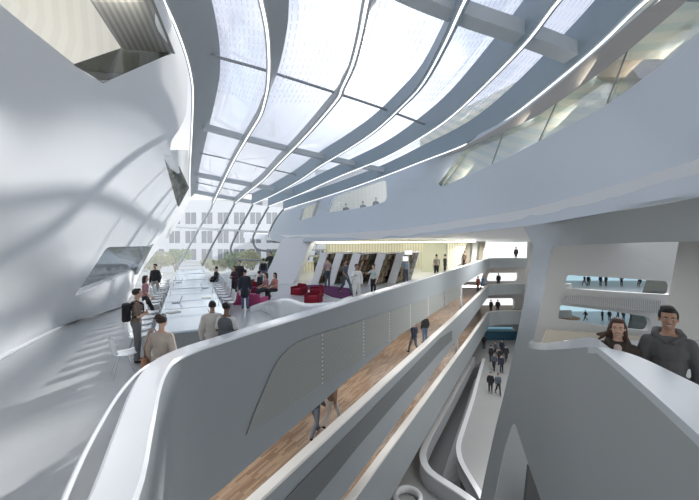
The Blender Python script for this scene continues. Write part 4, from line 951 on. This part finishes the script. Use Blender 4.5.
a = hallp(263.5, 285, .1, 1.64, 'stand', 'person in a grey top with a round black backpack, at the cafe table', ('jacket', 'grey_top', (.10, .12, .15)), TR('blue_jeans', None, 'jeans'), hair='short', hcol='brown')
b = backpack(a, 'black_nylon', None); tag(b, 'black backpack worn by the person at the cafe table', 'backpack')
hallp(270.5, 278, 2.7, 1.90, 'phone', 'tallest person in black with a raised arm near the slanted leg', ('jacket', 'black_jacket', None), TR('black_trousers', None))
hallp(266, 300, 2.2, 1.70, 'sit', 'seated person in a rose top on the flowing bench, left of the two', ('shirt', 'rose_top', None), TR('dark_denim', None), hair='long', hcol='brown', fem=True)
hallp(275, 300, 2.4, 1.70, 'sit', 'seated person in a salmon top on the flowing bench, right of the two', ('sweater', 'salmon_top', (.55, .25, .22)), TR('black_trousers', None), hair='long', hcol='dark', fem=True)
hallp(259.5, 297, -1.3, 1.72, 'sit', 'person all in black sitting low facing the two on the bench', ('jacket', 'black_jacket', None), TR('black_trousers', None))
person(tl(12.1, TW+.45), AZ+1.57, 1.72, 'sit', 'person in black seated at the library side of the far tables', ('jacket', 'black_jacket', None), TR('black_trousers', None))
# --- library
hallp(327.5, 286.5, .3, 1.75, 'stand', 'person in a pale pink top standing by the first bookcase', ('shirt', 'pale_pink2', (.48, .36, .36)), TR('slate_trousers', (.09, .12, .15)), hair='short', hcol='dark')
hallp(345.5, 294, -2.3, 1.78, 'walk', 'man in dark grey walking over the purple carpet', ('shirt', 'slate_shirt', (.10, .11, .14)), TR('slate_trousers', None), skin=1)
person(PZ(356.5, 304, 0)+V(0, 0, 0), -2.9, 1.76, 'reach', 'man in a white shirt and white trousers beside the parapet coping', ('sweater', 'bright_white', (.80, .80, .78)), TR('bright_white', None), hair='short', hcol='dark', skin=1)
person(PZ(373.5, 297, 0), 2.4, 1.62, 'reach', 'black-haired woman in pale green with an arm stretched to the man in white', ('shirt', 'pale_green', (.55, .62, .58)), TR('black_trousers', None), hair='pony', hcol='black', fem=True)
hallp(406, 284, -.4, 1.70, 'stand', 'person in pale blue reading at the last bookcase', ('shirt', 'pale_blue', (.30, .38, .46)), TR('slate_trousers', None))
hallp(436.5, 279, .2, 1.75, 'stand', 'person in a beige top before the olive wall', ('shirt', 'sand_top', (.42, .38, .30)), TR('black_trousers', None))
hallp(445, 278, 1.2, 1.72, 'stand', 'person in black before the olive wall', ('jacket', 'black_jacket', None), TR('black_trousers', None))
hallp(464.5, 271, 2.0, 1.75, 'stand', 'person in a brown top by the slanted bronze panels', ('shirt', 'brown_top', (.20, .15, .11)), TR('black_trousers', None))
hallp(316, 274.5, .4, 1.72, 'stand', 'small figure in dark green at the library window, left one', ('shirt', 'moss', (.10, .13, .07)), TR('black_trousers', None))
hallp(322.5, 275, -.4, 1.72, 'stand', 'small figure in brown at the library window, right one', ('shirt', 'brown_top', None), TR('black_trousers', None))
# --- behind the gallery windows up in the library volume
dd = DE(355, 195)+1.3
for u, v, lab in ((346, 204, 'figure standing alone at the left in the gallery window'), (363, 201.5, 'figure behind the gallery window, just right of its middle'), (376, 198, 'larger dark figure at the right end of the gallery window')):
    p = P(u, v, dd); person(V(p.x, p.y, p.z-1.72), 3.0, 1.75, 'stand', lab, ('jacket', 'grey_top', None), TR('black_trousers', None))
def level(u, vf, z, rz, H, kind, lab, top, bot, **k): return person(PZ(u, vf, z), rz, H, kind, lab, top, bot, **k)
# --- timber galleries
level(315, 437, -3.4, -.5, 1.78, 'walk', 'person in grey jeans walking on the timber gallery, half hidden by the tall parapet', ('jacket', 'grey_top', None), TR('grey_jeans', (.17, .20, .24), 'jeans'))
level(332, 427, -3.4, -.6, 1.72, 'walk2', 'person in white trousers walking on the timber gallery', ('jacket', 'tan_jacket', (.33, .22, .16)), TR('bright_white', None))
level(414, 354, -3.4, .6, 1.75, 'walk', 'dark figure on the timber gallery farther on, left of two', ('jacket', 'navy_coat', (.03, .04, .07)), TR('grey_jeans', None, 'jeans'))
level(425, 343, -3.4, .4, 1.75, 'stand', 'dark figure on the timber gallery farther on, right of two', ('jacket', 'black_jacket', None), TR('blue_jeans', None, 'jeans'))
level(478, 291, -3.4, .4, 1.75, 'stand', 'figure in a red-brown coat at the far end of the timber gallery', ('coat', 'rust_coat', (.35, .12, .07)), TR('black_trousers', None), hcol='brown')
level(483, 290.5, -3.4, .4, 1.75, 'walk', 'figure in a blue coat at the far end of the timber gallery', ('coat', 'blue_coat', (.10, .22, .42)), TR('black_trousers', None))
# --- far end levels
def farp(u, vhead, d, H, rz, kind, lab, zf=None):
    p = P(u, vhead, d); z = p.z-H if zf is None else zf; return person(V(p.x, p.y, z), rz, H, kind, lab, ('jacket', 'black_jacket', None), TR('black_trousers', None))
farp(516, 250, 44.5, 1.75, 0, 'stand', 'tiny dark figure on the top floor at the far end', 0)
farp(498.5, 270, 45.2, 1.75, 0, 'stand', 'tiny lone dark figure one floor below the top at the far end', -3.4)
farp(491, 297, 45.2, 1.75, .3, 'stand', 'left figure of the tiny pair two floors below the top', -6.8)
farp(497.8, 297, 45.2, 1.75, -.3, 'stand', 'right figure of the tiny pair two floors below the top', -6.8)
# --- atrium floor
for (u, v, kd, rz, lab, tp) in ((490.5, 393, 'stand', 2.8, 'left figure of the pair in the middle of the atrium floor', 'black_jacket'), (498, 394.5, 'walk', 3.0, 'right figure of the pair in the middle of the atrium floor', 'grey_top'),
                                (491, 362, 'stand', .3, 'figure at the left edge of the crowd on the atrium floor', 'black_jacket'), (495.5, 357, 'walk', 1.3, 'figure at the back left of the crowd on the atrium floor', 'grey_top'), (502, 355.5, 'stand', 2.3, 'figure at the back of the crowd on the atrium floor', 'navy_coat'),
                                (499, 365, 'stand', .9, 'figure in the centre of the crowd on the atrium floor', 'black_jacket'), (506, 362, 'walk2', 2.9, 'figure at the right of the crowd on the atrium floor', 'black_coat'), (494, 371, 'walk', 2.5, 'figure nearest the camera at the left front of the crowd', 'grey_top'), (501.5, 373, 'stand', 3.3, 'figure at the front right of the crowd on the atrium floor', 'navy_coat'),
                                (484, 349, 'stand', 0, 'lone figure by the teal balustrade on the atrium floor', 'black_jacket')):
    level(u, v, -10.2, rz, 1.78, kd, lab, ('jacket', tp, None), TR('black_trousers', None))
# --- slots on the far right
for (u, kd, rz, lab) in ((584.5, 'walk', .3, 'first figure from the left in the upper far slot'), (588.5, 'stand', 2.8, 'second figure from the left in the upper far slot'), (600.5, 'stand', 3.1, 'third figure from the left in the upper far slot'), (606, 'stand', .2, 'fourth figure from the left in the upper far slot'), (621.5, 'fold', 3, 'fifth figure from the left in the upper far slot, standing alone'), (640, 'sit', 2, 'seated figure at the right of the upper far slot')):
    p = P(u, 288, 55.0); person(V(p.x, p.y, -4.64), rz, 1.72, kd, lab, ('jacket', 'black_jacket', None), TR('black_trousers', None))
for (u, kd, rz, lab) in ((585.5, 'walk', 1.5, 'striding figure alone at the left of the lower far slot'), (602.5, 'reach', .3, 'second figure from the left in the lower far slot'), (609.5, 'stand', 2.9, 'third figure from the left in the lower far slot'), (618, 'walk', .3, 'fourth figure from the left in the lower far slot'), (623.5, 'stand', 3.1, 'fifth figure from the left in the lower far slot'), (631, 'fold', .3, 'last figure in the lower far slot, above the smiling woman')):
    p = P(u, 322, 55.0); person(V(p.x, p.y, -10.1), rz, 1.72, kd, lab, ('jacket', 'black_jacket', None), TR('black_trousers', None))
# ------------------------------------------------------------------ sky, sun, lamps and added fill, camera
w = bpy.data.worlds.new('World'); bpy.context.scene.world = w; w.use_nodes = True; nt = w.node_tree; N = nt.nodes; L = nt.links
bg = N['Background']; tc = N.new('ShaderNodeTexCoord'); sp = N.new('ShaderNodeSeparateXYZ'); L.new(tc.outputs['Generated'], sp.inputs[0])
cr = N.new('ShaderNodeValToRGB'); cr.color_ramp.elements[0].position = 0; cr.color_ramp.elements[0].color = (.92, .935, .95, 1)
cr.color_ramp.elements[1].position = .9; cr.color_ramp.elements[1].color = (.52, .60, .76, 1); L.new(sp.outputs[2], cr.inputs[0])
nz = N.new('ShaderNodeTexNoise'); nz.inputs['Scale'].default_value = 3.2; nz.inputs['Detail'].default_value = 7; L.new(tc.outputs['Generated'], nz.inputs['Vector'])
c2 = N.new('ShaderNodeValToRGB'); c2.color_ramp.elements[0].position = .46; c2.color_ramp.elements[1].position = .68; L.new(nz.outputs['Fac'], c2.inputs[0])
mx = N.new('ShaderNodeMix'); mx.data_type = 'RGBA'; L.new(c2.outputs[0], mx.inputs[0]); L.new(cr.outputs[0], mx.inputs[6]); mx.inputs[7].default_value = (1, 1, 1, 1)
SUN = Vector((.30, 1, .50)).normalized(); GLOW = Vector((.07, 1, .49)).normalized()
dp = N.new('ShaderNodeVectorMath'); dp.operation = 'DOT_PRODUCT'; dp.inputs[1].default_value = GLOW; L.new(tc.outputs['Generated'], dp.inputs[0])
pw = N.new('ShaderNodeMath'); pw.operation = 'POWER'; pw.use_clamp = False; mxx = N.new('ShaderNodeMath'); mxx.operation = 'MAXIMUM'; mxx.inputs[1].default_value = 0
L.new(dp.outputs['Value'], mxx.inputs[0]); L.new(mxx.outputs[0], pw.inputs[0]); pw.inputs[1].default_value = 45
ad = N.new('ShaderNodeMath'); ad.operation = 'MULTIPLY_ADD'; ad.inputs[1].default_value = 1.4; ad.inputs[2].default_value = .97; L.new(pw.outputs[0], ad.inputs[0])
L.new(mx.outputs[2], bg.inputs[0]); L.new(ad.outputs[0], bg.inputs[1])
sl = bpy.data.lights.new('sun', 'SUN'); sl.energy = 5.5; sl.angle = math.radians(2.2); sl.color = (1, .97, .92)
so = bpy.data.objects.new('sun', sl); C.objects.link(so); so.rotation_euler = SUN.to_track_quat('Z', 'Y').to_euler(); so.location = (0, 10, 30)
def area(loc, to, sx, sy, e, col=(1, 1, 1)):
    l = bpy.data.lights.new('lamp', 'AREA'); l.shape = 'RECTANGLE'; l.size = sx; l.size_y = sy; l.energy = e; l.color = col
    o = bpy.data.objects.new('lamp', l); C.objects.link(o); o.location = loc; o.rotation_euler = (Vector(loc)-Vector(to)).to_track_quat('Z', 'Y').to_euler(); return o
area((3, 26, 2.55), (3, 26, 0), 12, 3, 220, (1, .96, .88))
area((9, 33, 2.4), (9, 33, 0), 8, 3, 90, (1, .95, .82))
area((-.5, 27.6, 2.3), (1, 31, 1.2), 8, .4, 60, (1, .93, .75))
area((6, 27.6, 2.3), (6, 31, 1.2), 8, .4, 60, (1, .93, .75))
for z in (-.5, -3.9):
    for y in (8, 14, 20, 27, 34):
        area((LX+LS*y-2.2, y+1, z), (LX+LS*y-2.2, y+1, z-3), 3, 3, 90)  # added fill without a fitting, lightens the timber galleries
area((13, 30, 2.1), (13, 30, -5), 5, 12, 900)  # added fill under the soffit, brightens the dark atrium floor
area((8, 16, 2.6), (8, 16, -5), 4, 6, 450)  # another added soffit fill, for the nearer part of the atrium
area((5.2, 5.5, 3.15), (5.0, 5.0, 0), 2.5, 2, 55)  # added fill beneath the lintel to light the couple
area((30, 42, 3), (30, 42, -5), 8, 5, 300)
area(P(60, -30, 8.3)+Vector((0, 0, 0)), P(60, -10, 11), 3, 1, 60, (1, .96, .86))
for (u, v) in ((470, 150), (560, 95), (640, 40)):
    d = DE(u, v)+.9; p = P(u, v+22, d); area(p, p+Vector((.6, 1, .8)), 3.0, .6, 17, (1, .93, .78))
cam = bpy.data.cameras.new('camera'); co = bpy.data.objects.new('camera', cam); C.objects.link(co)
co.location = (0, 0, EYE); co.rotation_euler = (math.radians(90), 0, 0); cam.sensor_width = 36; cam.lens = 36*F/699; cam.shift_y = (HZ-250)/699; cam.clip_start = .05; cam.clip_end = 500
sc = bpy.context.scene; sc.camera = co; sc.view_settings.view_transform = 'Standard'; sc.view_settings.look = 'None'; sc.view_settings.gamma = 1; sc.view_settings.exposure = .17
sc.cycles.max_bounces = 8; sc.cycles.transparent_max_bounces = 16; sc.cycles.diffuse_bounces = 5; sc.cycles.sample_clamp_indirect = 4
